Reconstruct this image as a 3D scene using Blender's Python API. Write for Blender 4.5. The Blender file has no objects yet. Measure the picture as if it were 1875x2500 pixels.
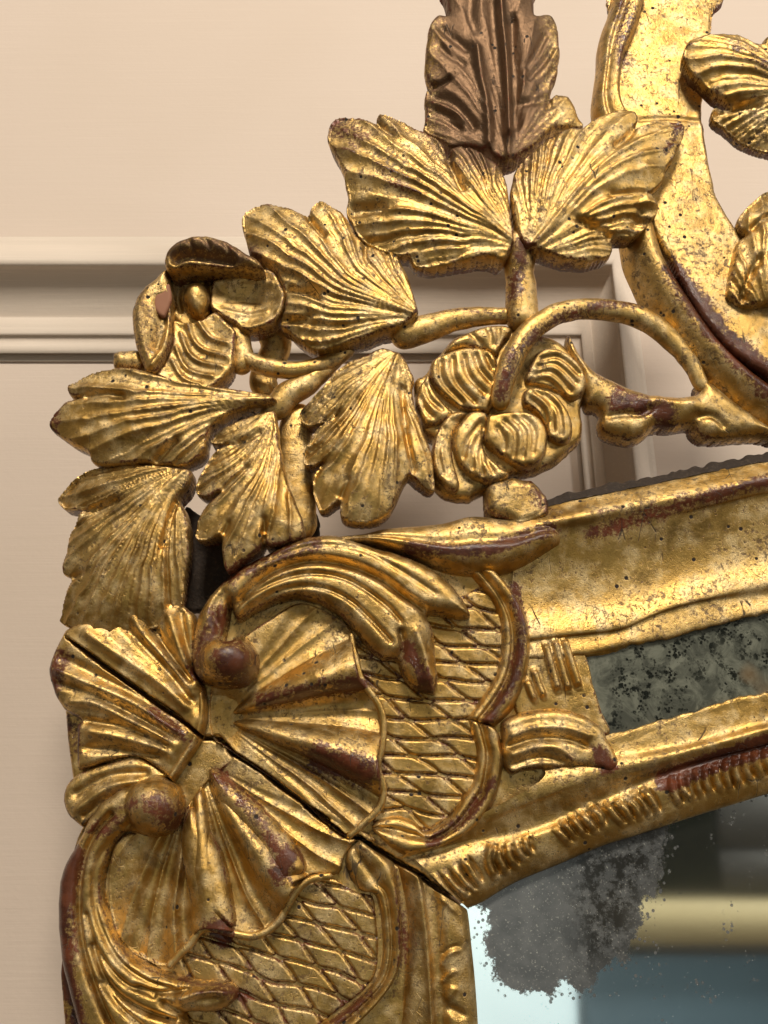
import bpy, math, random
import numpy as np
from mathutils import Matrix, Vector

random.seed(7)
# ------------------------------------------------------------------ camera
S = 0.00025                      # metres per photo pixel on the frame plane
F = 2350.0                       # focal length in photo pixels (1875 x 2500)
TILT = math.radians(6.0)         # the frame hangs leaning forward
PITCH = math.radians(17.0)       # camera pitch seen from the frame's own plane
CX, CY = 937.5, 1250.0
DIST = F * S
sc = bpy.context.scene
fwd = np.array([0, math.cos(PITCH), math.sin(PITCH)])
upv = np.array([0, -math.sin(PITCH), math.cos(PITCH)])
CAM = -fwd * DIST
ct, st = math.cos(TILT), math.sin(TILT)
ROT = np.array([[1, 0, 0], [0, ct, -st], [0, st, ct]])
cd = bpy.data.cameras.new('camera')
cam = bpy.data.objects.new('camera', cd)
sc.collection.objects.link(cam)
cam.location = ROT @ CAM
cam.rotation_euler = (math.pi / 2 + PITCH + TILT, 0, 0)
cd.sensor_fit = 'VERTICAL'
cd.sensor_height = 24.0
cd.sensor_width = 18.0
cd.lens = F / 2500.0 * 24.0
cd.clip_start = 0.01
cd.clip_end = 60
sc.camera = cam

# ------------------------------------------------------------------ world and lamps
w = bpy.data.worlds.new('World')
sc.world = w
w.use_nodes = True
bg = w.node_tree.nodes['Background']
wn = w.node_tree
tcw = wn.nodes.new('ShaderNodeTexCoord')
sep = wn.nodes.new('ShaderNodeSeparateXYZ')
rmp = wn.nodes.new('ShaderNodeValToRGB')          # dim room: dark floor below, pale ceiling above
mrw = wn.nodes.new('ShaderNodeMapRange')
mrw.inputs[1].default_value = -1
wn.links.new(tcw.outputs['Generated'], sep.inputs[0])
wn.links.new(sep.outputs[2], mrw.inputs[0])
wn.links.new(mrw.outputs[0], rmp.inputs[0])
rmp.color_ramp.elements[0].position = .18
rmp.color_ramp.elements[0].color = (.42, .29, .18, 1)
rmp.color_ramp.elements[1].position = .58
rmp.color_ramp.elements[1].color = (1.0, .88, .73, 1)
wn.links.new(rmp.outputs[0], bg.inputs['Color'])
bg.inputs['Strength'].default_value = 0.225


def lamp(name, loc, target, sx, sy, power, col):
    ld = bpy.data.lights.new(name, 'AREA')
    ld.shape = 'RECTANGLE'
    ld.size = sx
    ld.size_y = sy
    ld.energy = power
    ld.color = col
    o = bpy.data.objects.new(name, ld)
    o.location = loc
    d = Vector(target) - Vector(loc)
    o.rotation_euler = d.to_track_quat('-Z', 'Y').to_euler()
    sc.collection.objects.link(o)
    return o


lamp('ceiling_lamp', (0.1, -2.65, 2.3), (0, 0, -0.08), 0.85, 0.6, 98.0, (1.0, 0.90, 0.77))
lamp('side_window', (1.8, -1.3, 0.75), (0, 0, 0.0), 0.3, 0.6, 12.0, (1.0, 0.95, 0.88))
lamp('far_wall_fill', (0.7, -1.2, 1.0), (0.9, -2.5, -0.6), 0.4, 0.4, 16.0, (1.0, 0.93, 0.82))  # added unseen fill light that brightens the far wall mirrored in the glass

vs = sc.view_settings
vs.view_transform = 'Standard'
vs.look = 'None'
vs.exposure = 0.05
vs.gamma = 1.0
vs.use_curve_mapping = False

# ------------------------------------------------------------------ projection helpers
def rays(px, py):
    px = np.asarray(px, float)
    py = np.asarray(py, float)
    a = (px - CX) / F
    b = -(py - CY) / F
    return np.stack([a, fwd[1] + b * upv[1], fwd[2] + b * upv[2]], -1)


def unproj(px, py, d):
    """photo pixel -> point on the plane d pixels in front of the frame plane (frame space)"""
    r = rays(px, py)
    t = (-np.asarray(d, float) * S - CAM[1]) / r[..., 1]
    return CAM + r * t[..., None]


def unproj_wall(px, py, yw):
    """photo pixel -> point on the world plane y = yw"""
    r = rays(px, py) @ ROT.T
    c = ROT @ CAM
    t = (np.asarray(yw, float) - c[1]) / r[..., 1]
    return c + r * t[..., None]


CROP = {'A': (780, 0, 700 / 1659), 'B': (1375, 0, 500 / 1658), 'C': (1375, 600, 500 / 1658),
        'D': (280, 450, 700 / 1659), 'E': (80, 800, 700 / 1659), 'F': (700, 680, 750 / 1659),
        'G': (100, 1400, 700 / 1659), 'H': (500, 1250, 800 / 1659), 'I': (100, 1800, 700 / 1659),
        'J': (700, 1800, 700 / 1659), 'K': (1175, 1100, 700 / 1659), 'L': (1175, 1800, 700 / 1659),
        'M': (0, 500, 500 / 1659), 'W': (0, 0, 1875 / 1659)}


def P(c, *pts):
    ox, oy, k = CROP[c]
    return np.array([(ox + x * k, oy + y * k) for x, y in pts], float)


def J(*arrs):
    return np.concatenate(arrs, 0)


def catmull(p, n=6, closed=False):
    p = np.asarray(p, float)
    m = len(p)
    out = []
    rng = range(m) if closed else range(m - 1)
    for i in rng:
        if closed:
            a, b, c, d = p[(i - 1) % m], p[i], p[(i + 1) % m], p[(i + 2) % m]
        else:
            a = p[i - 1] if i > 0 else 2 * p[i] - p[i + 1]
            b, c = p[i], p[i + 1]
            d = p[i + 2] if i + 2 < m else 2 * p[i + 1] - p[i]
        for k in range(n):
            t = k / n
            q = 0.5 * ((2 * b) + (-a + c) * t + (2 * a - 5 * b + 4 * c - d) * t * t + (-a + 3 * b - 3 * c + d) * t ** 3)
            out.append(q)
    if not closed:
        out.append(p[-1])
    return np.array(out)


def resample(p, n, smooth=True):
    p = np.asarray(p, float)
    if smooth and len(p) > 2:
        p = catmull(p, 8)
    s = np.r_[0, np.cumsum(np.linalg.norm(np.diff(p[:, :2], axis=0), axis=1))]
    t = np.linspace(0, s[-1], n)
    return np.stack([np.interp(t, s, p[:, k]) for k in range(p.shape[1])], 1)


def _hash(ix, iy, seed):
    h = (ix * 374761393 + iy * 668265263 + seed * 974634777) & 0x7fffffff
    h = ((h ^ (h >> 13)) * 1274126177) & 0x7fffffff
    return ((h ^ (h >> 16)) & 0xffff) / 65535.0


def noise(x, y, scale, seed=0, octv=2):
    """smooth value noise in [-1, 1]"""
    out = 0
    amp = 1.0
    tot = 0
    for o in range(octv):
        X = np.asarray(x) / scale + 1000
        Y = np.asarray(y) / scale + 1000
        ix = np.floor(X).astype(np.int64)
        iy = np.floor(Y).astype(np.int64)
        fx = X - ix
        fy = Y - iy
        fx = fx * fx * (3 - 2 * fx)
        fy = fy * fy * (3 - 2 * fy)
        a = _hash(ix, iy, seed + o)
        b = _hash(ix + 1, iy, seed + o)
        c = _hash(ix, iy + 1, seed + o)
        d = _hash(ix + 1, iy + 1, seed + o)
        out = out + amp * ((a * (1 - fx) + b * fx) * (1 - fy) + (c * (1 - fx) + d * fx) * fy)
        tot += amp
        amp *= 0.5
        scale = scale / 2.0
    return out / tot * 2 - 1


def poly_sdf(poly, X, Y):
    """signed distance (inside +) and nearest boundary point"""
    n = len(poly)
    best = np.full(X.shape, 1e18)
    nx = np.zeros(X.shape)
    ny = np.zeros(X.shape)
    ins = np.zeros(X.shape, bool)
    for i in range(n):
        x0, y0 = poly[i]
        x1, y1 = poly[(i + 1) % n]
        dx, dy = x1 - x0, y1 - y0
        L = dx * dx + dy * dy + 1e-12
        t = np.clip(((X - x0) * dx + (Y - y0) * dy) / L, 0, 1)
        qx, qy = x0 + t * dx, y0 + t * dy
        dd = (X - qx) ** 2 + (Y - qy) ** 2
        m = dd < best
        best = np.where(m, dd, best)
        nx = np.where(m, qx, nx)
        ny = np.where(m, qy, ny)
        if y0 != y1:
            c = ((y0 > Y) != (y1 > Y)) & (X < (x1 - x0) * (Y - y0) / (y1 - y0) + x0)
            ins ^= c
    d = np.sqrt(best)
    return np.where(ins, d, -d), nx, ny


def line_dist(pl, X, Y):
    """distance to a polyline, arc parameter in 0..1, signed side, arc length"""
    best = np.full(X.shape, 1e18)
    par = np.zeros(X.shape)
    side = np.zeros(X.shape)
    seg = np.linalg.norm(np.diff(pl, axis=0), axis=1)
    cum = np.r_[0, np.cumsum(seg)]
    for i in range(len(pl) - 1):
        x0, y0 = pl[i]
        x1, y1 = pl[i + 1]
        dx, dy = x1 - x0, y1 - y0
        L = dx * dx + dy * dy + 1e-12
        t = np.clip(((X - x0) * dx + (Y - y0) * dy) / L, 0, 1)
        dd = (X - x0 - t * dx) ** 2 + (Y - y0 - t * dy) ** 2
        m = dd < best
        best = np.where(m, dd, best)
        par = np.where(m, cum[i] + t * seg[i], par)
        side = np.where(m, np.sign(dx * (Y - y0) - dy * (X - x0)), side)
    return np.sqrt(best), par / cum[-1], side, cum[-1]


# ------------------------------------------------------------------ wear of the gilding (red bole, bronze retouching)
def Wp(*pts):
    return P('W', *pts)


WEAR = [(Wp((505, 1432), (515, 1440)), 46, 1.0), (Wp((470, 1330), (440, 1400), (430, 1450)), 24, .75),
        (Wp((680, 1175), (600, 1195), (500, 1250)), 26, .7), (Wp((350, 1735), (370, 1760)), 34, .75),
        (Wp((300, 1735), (215, 1800)), 22, .6), (Wp((160, 1850), (140, 1950), (145, 2070), (175, 2220)), 26, 1.05),
        (Wp((690, 1640), (790, 1665)), 38, .95), (Wp((780, 1480), (650, 1500), (570, 1515)), 24, .75),
        (Wp((470, 1670), (540, 1750), (600, 1830)), 22, .6), (Wp((625, 1850), (610, 1885)), 28, 1.0),
        (Wp((470, 2000), (485, 2020)), 30, .9), (Wp((880, 1400), (905, 1450), (920, 1480)), 18, .9),
        (Wp((1110, 1270), (1130, 1350), (1110, 1460), (1050, 1560)), 16, .8),
        (Wp((1060, 1690), (1010, 1760), (930, 1820)), 17, .75), (Wp((1280, 1150), (1450, 1100), (1659, 1040)), 20, .75),
        (Wp((880, 1190), (1050, 1190), (1190, 1145)), 20, .8), (Wp((1440, 1685), (1560, 1640), (1670, 1605)), 24, 1.6),
        (Wp((1290, 1630), (1315, 1660)), 22, .95), (Wp((1080, 860), (1110, 770), (1190, 700), (1300, 665), (1380, 665)), 17, .75),
        (Wp((1450, 590), (1540, 720), (1670, 850)), 30, .95), (Wp((1330, 870), (1440, 900)), 24, .9),
        (Wp((1125, 545), (1110, 640)), 24, .8), (Wp((730, 260), (770, 310)), 34, .55), (Wp((1350, 20), (1345, 130)), 26, .6),
        (Wp((855, 1880), (870, 2050), (850, 2150)), 12, .6), (Wp((800, 2150), (720, 2212)), 16, .7),
        (Wp((140, 1420), (120, 1480)), 24, .8), (Wp((160, 1560), (170, 1620)), 20, .6), (Wp((340, 1540), (400, 1590)), 26, .6),
        (Wp((1465, 270), (1440, 330)), 14, .7), (Wp((110, 930), (120, 900)), 18, .6), (Wp((820, 380), (900, 440)), 20, .45),
        (Wp((1580, 120), (1640, 160)), 20, .4), (Wp((900, 680), (1000, 675), (1080, 690)), 10, .5), (Wp((1110, 640), (1095, 690)), 26, .5), (Wp((560, 790), (650, 800)), 12, .45), (Wp((1270, 760), (1300, 830), (1340, 850)), 12, .55), (Wp((1140, 1060), (1190, 1100)), 30, .45), (Wp((530, 2150), (400, 2120)), 18, .5)]
BRONZE = [(Wp((1060, -80), (1060, 120), (1050, 250)), 175, 1.1), (Wp((740, 270), (870, 270)), 60, .55),
          (Wp((380, 540), (540, 550)), 42, .8), (Wp((310, 620), (320, 760)), 40, .55), (Wp((1140, 1060), (1180, 1090)), 60, .5)]


def paint(lst, X, Y):
    out = np.zeros(X.shape)
    for pl, wd, s in lst:
        wd = wd * 1.13
        x0, y0 = pl.min(0) - 2 * wd
        x1, y1 = pl.max(0) + 2 * wd
        m = (X > x0) & (X < x1) & (Y > y0) & (Y < y1)
        if not m.any():
            continue
        d = line_dist(pl, X[m], Y[m])[0]
        out[m] = np.maximum(out[m], s * np.clip(1.35 - d / wd, 0, 1))
    return out


# ------------------------------------------------------------------ materials
def new_mat(name):
    m = bpy.data.materials.new(name)
    m.use_nodes = True
    nt = m.node_tree
    nt.nodes.clear()
    return m, nt


class NT:
    def __init__(self, nt):
        self.nt = nt

    def n(self, typ, **kw):
        nd = self.nt.nodes.new(typ)
        for k, v in kw.items():
            setattr(nd, k, v)
        return nd

    def l(self, a, b):
        self.nt.links.new(a, b)

    def val(self, sock, v):
        if hasattr(v, 'is_output'):
            self.l(v, sock)
        else:
            sock.default_value = v

    def math(self, op, a, b=0.0, clamp=False):
        nd = self.n('ShaderNodeMath', operation=op, use_clamp=clamp)
        self.val(nd.inputs[0], a)
        self.val(nd.inputs[1], b)
        return nd.outputs[0]

    def step(self, v, lo, hi, a=0.0, b=1.0):
        nd = self.n('ShaderNodeMapRange', interpolation_type='SMOOTHSTEP')
        self.val(nd.inputs[0], v)
        nd.inputs[1].default_value = lo
        nd.inputs[2].default_value = hi
        nd.inputs[3].default_value = a
        nd.inputs[4].default_value = b
        return nd.outputs[0]

    def mix(self, f, a, b):
        nd = self.n('ShaderNodeMix', data_type='RGBA')
        self.val(nd.inputs[0], f)
        for s, v in ((nd.inputs[6], a), (nd.inputs[7], b)):
            if hasattr(v, 'is_output'):
                self.l(v, s)
            else:
                s.default_value = (*v, 1)
        return nd.outputs[2]

    def fmix(self, f, a, b):
        nd = self.n('ShaderNodeMix', data_type='FLOAT')
        self.val(nd.inputs[0], f)
        self.val(nd.inputs[2], a)
        self.val(nd.inputs[3], b)
        return nd.outputs[0]

    def noise(self, vec, scale, detail=3, rough=.55, dist=0.0):
        nd = self.n('ShaderNodeTexNoise')
        self.l(vec, nd.inputs['Vector'])
        nd.inputs['Scale'].default_value = scale
        nd.inputs['Detail'].default_value = detail
        nd.inputs['Roughness'].default_value = rough
        nd.inputs['Distortion'].default_value = dist
        return nd.outputs[0]

    def vor(self, vec, scale, feature='F1', rand=1.0):
        nd = self.n('ShaderNodeTexVoronoi', feature=feature)
        self.l(vec, nd.inputs['Vector'])
        nd.inputs['Scale'].default_value = scale
        nd.inputs['Randomness'].default_value = rand
        return nd.outputs['Distance']

    def scaled(self, vec, s):
        nd = self.n('ShaderNodeMapping')
        self.l(vec, nd.inputs['Vector'])
        nd.inputs['Scale'].default_value = s
        return nd.outputs[0]


def gilt_material():
    m, nt = new_mat('aged_gilding')
    g = NT(nt)
    out = g.n('ShaderNodeOutputMaterial')
    b = g.n('ShaderNodeBsdfPrincipled')
    g.l(b.outputs[0], out.inputs[0])
    co = g.n('ShaderNodeTexCoord').outputs['Object']
    wear = g.n('ShaderNodeAttribute', attribute_name='wear').outputs['Fac']
    bronze = g.n('ShaderNodeAttribute', attribute_name='bronze').outputs['Fac']
    big = g.noise(co, 22, 3)
    mid = g.noise(co, 95, 4, .6)
    fine = g.noise(co, 420, 5, .7)
    vfine = g.noise(co, 1500, 3, .6)
    # leaf colour
    gold = g.mix(g.step(big, .35, .65), (.56, .34, .092), (.67, .445, .155))
    gold = g.mix(g.step(mid, .42, .72), gold, (.82, .62, .31))
    # olive, dirty varnish film on the gold
    film = g.step(g.noise(co, 55, 5, .7, .5), .46, .70)
    gold = g.mix(g.math('MULTIPLY', film, .62), gold, (.165, .10, .03))
    # rubbed areas: bole showing through
    rub = g.math('ADD', g.math('MULTIPLY', g.math('SUBTRACT', fine, .5), 2.2), g.math('MULTIPLY', g.math('SUBTRACT', mid, .5), 1.1))
    wv = g.math('ADD', wear, rub)
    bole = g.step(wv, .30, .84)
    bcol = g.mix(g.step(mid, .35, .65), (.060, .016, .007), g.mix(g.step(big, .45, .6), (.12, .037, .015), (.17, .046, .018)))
    # speckle of missing leaf everywhere
    sp1 = g.step(g.math('ADD', g.noise(co, 300, 5, .75), g.math('MULTIPLY', g.math('SUBTRACT', big, .5), .4)), .535, .66)
    sp2 = g.step(g.math('ADD', g.noise(co, 800, 3, .7), g.math('MULTIPLY', g.math('SUBTRACT', mid, .5), .4)), .595, .69)
    speck = g.math('MAXIMUM', sp1, g.math('MULTIPLY', sp2, .8))
    brown = (.085, .045, .018)
    col = g.mix(g.math('MULTIPLY', speck, .8), gold, brown)
    brz = g.step(g.math('ADD', bronze, g.math('MULTIPLY', g.math('SUBTRACT', fine, .5), 1.4)), .35, .85)
    col = g.mix(brz, col, g.mix(fine, (.07, .038, .02), (.25, .15, .08)))
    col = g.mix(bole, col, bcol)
    # fly spots and worm holes
    holes = g.step(g.vor(co, 115), .17, .11)
    hsel = g.step(g.noise(co, 30, 2), .51, .57)
    holes = g.math('MULTIPLY', holes, hsel)
    dots = g.math('MULTIPLY', g.step(g.vor(co, 330), .17, .10), g.step(g.noise(co, 75, 2), .52, .60))
    hole = g.math('MAXIMUM', holes, g.math('MULTIPLY', dots, .85))
    # short age cracks
    cv = g.vor(g.scaled(co, (1, 1, .55)), 210, 'DISTANCE_TO_EDGE')
    crack = g.math('MULTIPLY', g.step(cv, .030, .008), g.step(g.noise(co, 85, 3, .6), .57, .66))
    lc = g.vor(g.scaled(co, (1.0, 1.0, .16)), 85, 'DISTANCE_TO_EDGE')
    lcrack = g.math('MULTIPLY', g.step(lc, .022, .006), g.step(g.noise(co, 40, 3, .6), .60, .66))
    crack = g.math('MAXIMUM', g.math('MULTIPLY', crack, .65), g.math('MULTIPLY', lcrack, .85))
    dark = g.math('MAXIMUM', hole, crack)
    col = g.mix(dark, col, (.02, .012, .008))
    g.l(col, b.inputs['Base Color'])
    met = g.fmix(bole, g.fmix(g.math('MULTIPLY', speck, .8), .95, .1), 0.0)
    met = g.fmix(g.math('MULTIPLY', brz, .7), met, .75)
    met = g.fmix(dark, met, 0.0)
    g.l(met, b.inputs['Metallic'])
    ro = g.step(mid, .3, .7, .30, .50)
    ro = g.math('ADD', ro, g.math('MULTIPLY', g.math('SUBTRACT', fine, .5), .22))
    ro = g.fmix(bole, ro, .13)
    ro = g.fmix(brz, ro, .42)
    ro = g.fmix(dark, ro, .8)
    g.l(ro, b.inputs['Roughness'])
    b.inputs['Specular IOR Level'].default_value = .5
    hgt = g.math('ADD', g.math('MULTIPLY', fine, .85), g.math('MULTIPLY', vfine, .45))
    hgt = g.math('ADD', hgt, g.math('MULTIPLY', mid, .2))
    hgt = g.math('SUBTRACT', hgt, g.math('MULTIPLY', dark, .9))
    hgt = g.math('SUBTRACT', hgt, g.math('MULTIPLY', speck, .25))
    bp = g.n('ShaderNodeBump')
    bp.inputs['Strength'].default_value = .42
    bp.inputs['Distance'].default_value = .0009
    g.l(hgt, bp.inputs['Height'])
    g.l(bp.outputs[0], b.inputs['Normal'])
    return m


def dust_wood_material():
    m, nt = new_mat('dusty_raw_wood')
    g = NT(nt)
    out = g.n('ShaderNodeOutputMaterial')
    b = g.n('ShaderNodeBsdfPrincipled')
    g.l(b.outputs[0], out.inputs[0])
    co = g.n('ShaderNodeTexCoord').outputs['Object']
    n1 = g.noise(co, 90, 4, .6)
    n2 = g.noise(co, 500, 3, .6)
    col = g.mix(n1, (.014, .008, .005), (.042, .025, .013))
    col = g.mix(g.step(n2, .5, .75), col, (.065, .043, .026))
    g.l(col, b.inputs['Base Color'])
    b.inputs['Roughness'].default_value = .8
    bp = g.n('ShaderNodeBump')
    bp.inputs['Strength'].default_value = .7
    bp.inputs['Distance'].default_value = .001
    g.l(n2, bp.inputs['Height'])
    g.l(bp.outputs[0], b.inputs['Normal'])
    return m


def paint_material(name, c1, c2, streak, vertical=False):
    m, nt = new_mat(name)
    g = NT(nt)
    out = g.n('ShaderNodeOutputMaterial')
    b = g.n('ShaderNodeBsdfPrincipled')
    g.l(b.outputs[0], out.inputs[0])
    co = g.n('ShaderNodeTexCoord').outputs['Object']
    sx = (160, 160, 5) if vertical else (5, 160, 160)
    br = g.noise(g.scaled(co, sx), 2.2, 4, .6)
    br2 = g.noise(g.scaled(co, tuple(x * 2.5 for x in sx)), 2.5, 3, .6)
    big = g.noise(co, 3.5, 2)
    col = g.mix(g.step(big, .3, .7), c1, c2)
    col = g.mix(g.math('MULTIPLY', g.step(br, .52, .75), streak), col, tuple(min(1, x * 1.16 + .03) for x in c1))
    col = g.mix(g.math('MULTIPLY', g.step(br2, .62, .8), streak * .6), col, (.36, .32, .28))
    g.l(col, b.inputs['Base Color'])
    b.inputs['Roughness'].default_value = .7
    bp = g.n('ShaderNodeBump')
    bp.inputs['Strength'].default_value = .35
    bp.inputs['Distance'].default_value = .0006
    hh = g.math('ADD', g.math('MULTIPLY', br, .8), g.math('MULTIPLY', g.noise(co, 220, 3), .6))
    g.l(hh, bp.inputs['Height'])
    g.l(bp.outputs[0], b.inputs['Normal'])
    return m


def glass_material(name, tint, rough):
    """old tin-mercury mirror: 'loss' = silvering gone (grey), 'haze' = clouded"""
    m, nt = new_mat(name)
    g = NT(nt)
    out = g.n('ShaderNodeOutputMaterial')
    co = g.n('ShaderNodeTexCoord').outputs['Object']
    loss = g.n('ShaderNodeAttribute', attribute_name='loss').outputs['Fac']
    haze = g.n('ShaderNodeAttribute', attribute_name='haze').outputs['Fac']
    n1 = g.noise(co, 160, 6, .75)
    n2 = g.noise(co, 60, 4, .65)
    n3 = g.noise(co, 900, 2, .5)
    lv = g.math('ADD', loss, g.math('ADD', g.math('MULTIPLY', g.math('SUBTRACT', n1, .5), 1.1), g.math('MULTIPLY', g.math('SUBTRACT', n2, .5), .5)))
    lm = g.step(lv, .44, .55)
    vd = g.vor(co, 310)
    fly = g.math('MULTIPLY', g.step(vd, .34, .22), g.step(g.math('ADD', n2, g.math('MULTIPLY', loss, .5)), .54, .64))
    lm = g.math('MAXIMUM', lm, g.math('MULTIPLY', fly, .9))
    mir = g.n('ShaderNodeBsdfPrincipled')
    mir.inputs['Base Color'].default_value = (*tint, 1)
    mir.inputs['Metallic'].default_value = 1
    mir.inputs['Roughness'].default_value = rough
    gry = g.n('ShaderNodeBsdfPrincipled')
    gc = g.mix(g.step(n2, .35, .68), (.080, .085, .086), (.135, .140, .139))
    gc = g.mix(g.step(n3, .60, .74), gc, (.30, .30, .27))
    gc = g.mix(g.math('MULTIPLY', haze, g.step(n1, .42, .58)), gc, (.018, .018, .016))
    g.l(gc, gry.inputs['Base Color'])
    gry.inputs['Roughness'].default_value = .12
    gry.inputs['Specular IOR Level'].default_value = .35
    mx = g.n('ShaderNodeMixShader')
    g.l(lm, mx.inputs[0])
    g.l(mir.outputs[0], mx.inputs[1])
    g.l(gry.outputs[0], mx.inputs[2])
    # dust on the glass
    dust = g.n('ShaderNodeBsdfDiffuse')
    dust.inputs[0].default_value = (.75, .78, .76, 1)
    dm = g.math('ADD', g.math('MULTIPLY', g.step(g.vor(co, 520), .10, .05), g.step(n2, .5, .6)), .012, True)
    mx2 = g.n('ShaderNodeMixShader')
    g.l(dm, mx2.inputs[0])
    g.l(mx.outputs[0], mx2.inputs[1])
    g.l(dust.outputs[0], mx2.inputs[2])
    g.l(mx2.outputs[0], out.inputs[0])
    return m


def plain(name, col, rough=.6, emit=0):
    m, nt = new_mat(name)
    g = NT(nt)
    out = g.n('ShaderNodeOutputMaterial')
    b = g.n('ShaderNodeBsdfPrincipled')
    co = g.n('ShaderNodeTexCoord').outputs['Object']
    c = g.mix(g.noise(co, 4, 3), tuple(x * .85 for x in col), tuple(min(1, x * 1.12) for x in col))
    g.l(c, b.inputs['Base Color'])
    b.inputs['Roughness'].default_value = rough
    if emit:
        g.l(c, b.inputs['Emission Color'])
        b.inputs['Emission Strength'].default_value = emit
    g.l(b.outputs[0], out.inputs[0])
    return m


def strip_material():
    m, nt = new_mat('clouded_border_glass')
    g = NT(nt)
    out = g.n('ShaderNodeOutputMaterial')
    b = g.n('ShaderNodeBsdfPrincipled')
    co = g.n('ShaderNodeTexCoord').outputs['Object']
    sw = g.noise(co, 70, 6, .7, 1.0)
    n2 = g.noise(co, 120, 5, .7)
    patch = g.step(g.noise(co, 22, 3, .6), .36, .50)
    col = g.mix(g.step(sw, .35, .68), (.075, .08, .064), (.20, .21, .165))
    v1 = g.step(g.vor(co, 260), .50, .34)
    v2 = g.step(g.vor(co, 520), .55, .35)
    blk = g.math('MULTIPLY', g.math('MAXIMUM', v1, v2), g.math('MULTIPLY', patch, g.step(n2, .44, .56)))
    blk = g.math('MAXIMUM', blk, g.step(n2, .58, .68))
    col = g.mix(blk, col, (.012, .014, .011))
    col = g.mix(g.step(g.noise(co, 16, 2), .62, .72), col, (.19, .135, .075))
    g.l(col, b.inputs['Base Color'])
    b.inputs['Roughness'].default_value = .16
    b.inputs['Specular IOR Level'].default_value = .55
    g.l(b.outputs[0], out.inputs[0])
    return m


GILT = gilt_material()
WOOD = dust_wood_material()
M_WALL = paint_material('cream_wall_paint', (.75, .63, .53), (.72, .60, .495), .10)
M_MOULD = paint_material('cream_moulding_paint', (.74, .64, .535), (.71, .605, .50), .45)
M_GLASS = glass_material('old_mirror_glass', (.80, .88, .88), .05)
M_STRIP = strip_material()


# ------------------------------------------------------------------ mesh building
def mesh_obj(name, V, quads, mat, parent=None, attrs=None, smooth=True, tris=None):
    me = bpy.data.meshes.new(name)
    V = np.asarray(V, np.float32)
    quads = np.asarray(quads, np.int32).reshape(-1, 4)
    nq = len(quads)
    loops = quads.ravel()
    starts = np.arange(nq) * 4
    if tris is not None and len(tris):
        tris = np.asarray(tris, np.int32)
        starts = np.r_[starts, nq * 4 + np.arange(len(tris)) * 3]
        loops = np.r_[loops, tris.ravel()]
    me.vertices.add(len(V))
    me.vertices.foreach_set('co', V.ravel())
    me.loops.add(len(loops))
    me.loops.foreach_set('vertex_index', loops.astype(np.int32))
    me.polygons.add(len(starts))
    me.polygons.foreach_set('loop_start', starts.astype(np.int32))
    me.update(calc_edges=True)
    me.validate()
    if smooth:
        me.polygons.foreach_set('use_smooth', np.ones(len(me.polygons), bool))
    if attrs:
        for k, a in attrs.items():
            at = me.attributes.new(k, 'FLOAT', 'POINT')
            at.data.foreach_set('value', np.asarray(a, np.float32).ravel())
    me.materials.append(mat)
    o = bpy.data.objects.new(name, me)
    sc.collection.objects.link(o)
    if parent is not None:
        o.parent = parent
    return o


CRACK = P('G', (150, 370), (230, 430), (400, 555), (520, 640), (660, 740), (780, 820), (870, 890), (925, 945), (1040, 960), (1110, 1040), (1270, 1140), (1400, 1240), (1550, 1350), (1659, 1425))
CRACK = J(CRACK, P('J', (110, 400), (230, 490), (330, 570), (420, 580), (520, 650), (640, 720), (760, 790), (860, 870), (960, 930), (1040, 990)))


def crack_depth(X, Y, wd=6, dep=100):
    d, t, _, _ = line_dist(CRACK, X, Y)
    wv = wd * (0.8 + .35 * noise(X, Y, 40, 5)) * np.clip(t * 14 + .2, 0, 1) * np.clip((1 - t) * 22, .05, 1)
    return -dep * np.clip(1.0 - (d / (wv + 1.5)) ** 2, 0, 1) ** .5


def fan_field(X, Y, fan):
    mid = catmull(fan['mid'], 6) if len(fan['mid']) > 2 else np.asarray(fan['mid'], float)
    e0 = mid[0] - mid[1]
    e1 = mid[-1] - mid[-2]
    e0 = e0 / np.linalg.norm(e0)
    e1 = e1 / np.linalg.norm(e1)
    ext = np.concatenate([[mid[0] + e0 * 150], mid, [mid[-1] + e1 * 150]])
    d, t, side, L = line_dist(ext, X, Y)
    Lm = L - 300
    a = (t * L - 150) / Lm
    b = d / Lm
    a0 = fan.get('a0', .12)
    gm = fan.get('g', 1.15)
    q = np.arctan2(b, np.clip(a + a0, .02, None) ** gm)
    q = q + fan.get('wob', .02) * noise(X, Y, 45, fan.get('seed', 1))
    n = fan.get('n', 6)
    ph = q * n * 2 * (1 + .10 * noise(q * 100 * side, 0 * q + fan.get('seed', 1) * 7, 22, fan.get('seed', 1)))
    ridge = 1 - np.abs(np.sin(ph)) ** .62          # gouge flutes: concave hollow, crisp arris
    ridx = np.round(ph / math.pi).astype(np.int64)
    ramp_ = .6 + .7 * _hash(ridx + 50, (side > 0).astype(np.int64) + 3, fan.get('seed', 1))
    am = fan.get('amp', 6) * np.clip((a + a0) * 2.4, .05, 1) * (.75 + .35 * noise(X, Y, 60, fan.get('seed', 1) + 9))
    h = am * ridge * ramp_
    lob = np.abs(np.sin(ph / 3.6 + .55)) ** .55    # lobes of the blade bulge between deep cuts
    h = h + fan.get('lob', 12) * lob * np.clip((a + a0) * 1.6, 0, 1)
    mr = fan.get('rib', 5)
    h = h + mr * np.exp(-(d / (fan.get('ribw', 7))) ** 2) * np.clip(1.15 - a, 0, 1)
    h = h - fan.get('curl', 26) * np.clip(b / .36, 0, 1.5) ** 2 - fan.get('tip', 22) * np.clip((a - .5) / .5, 0, 1.3) ** 2
    # shallow trough each side of the midrib, blade rises then falls
    h = h + fan.get('cup', 0) * np.clip(b * 2.2, 0, 1)
    return h


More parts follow.
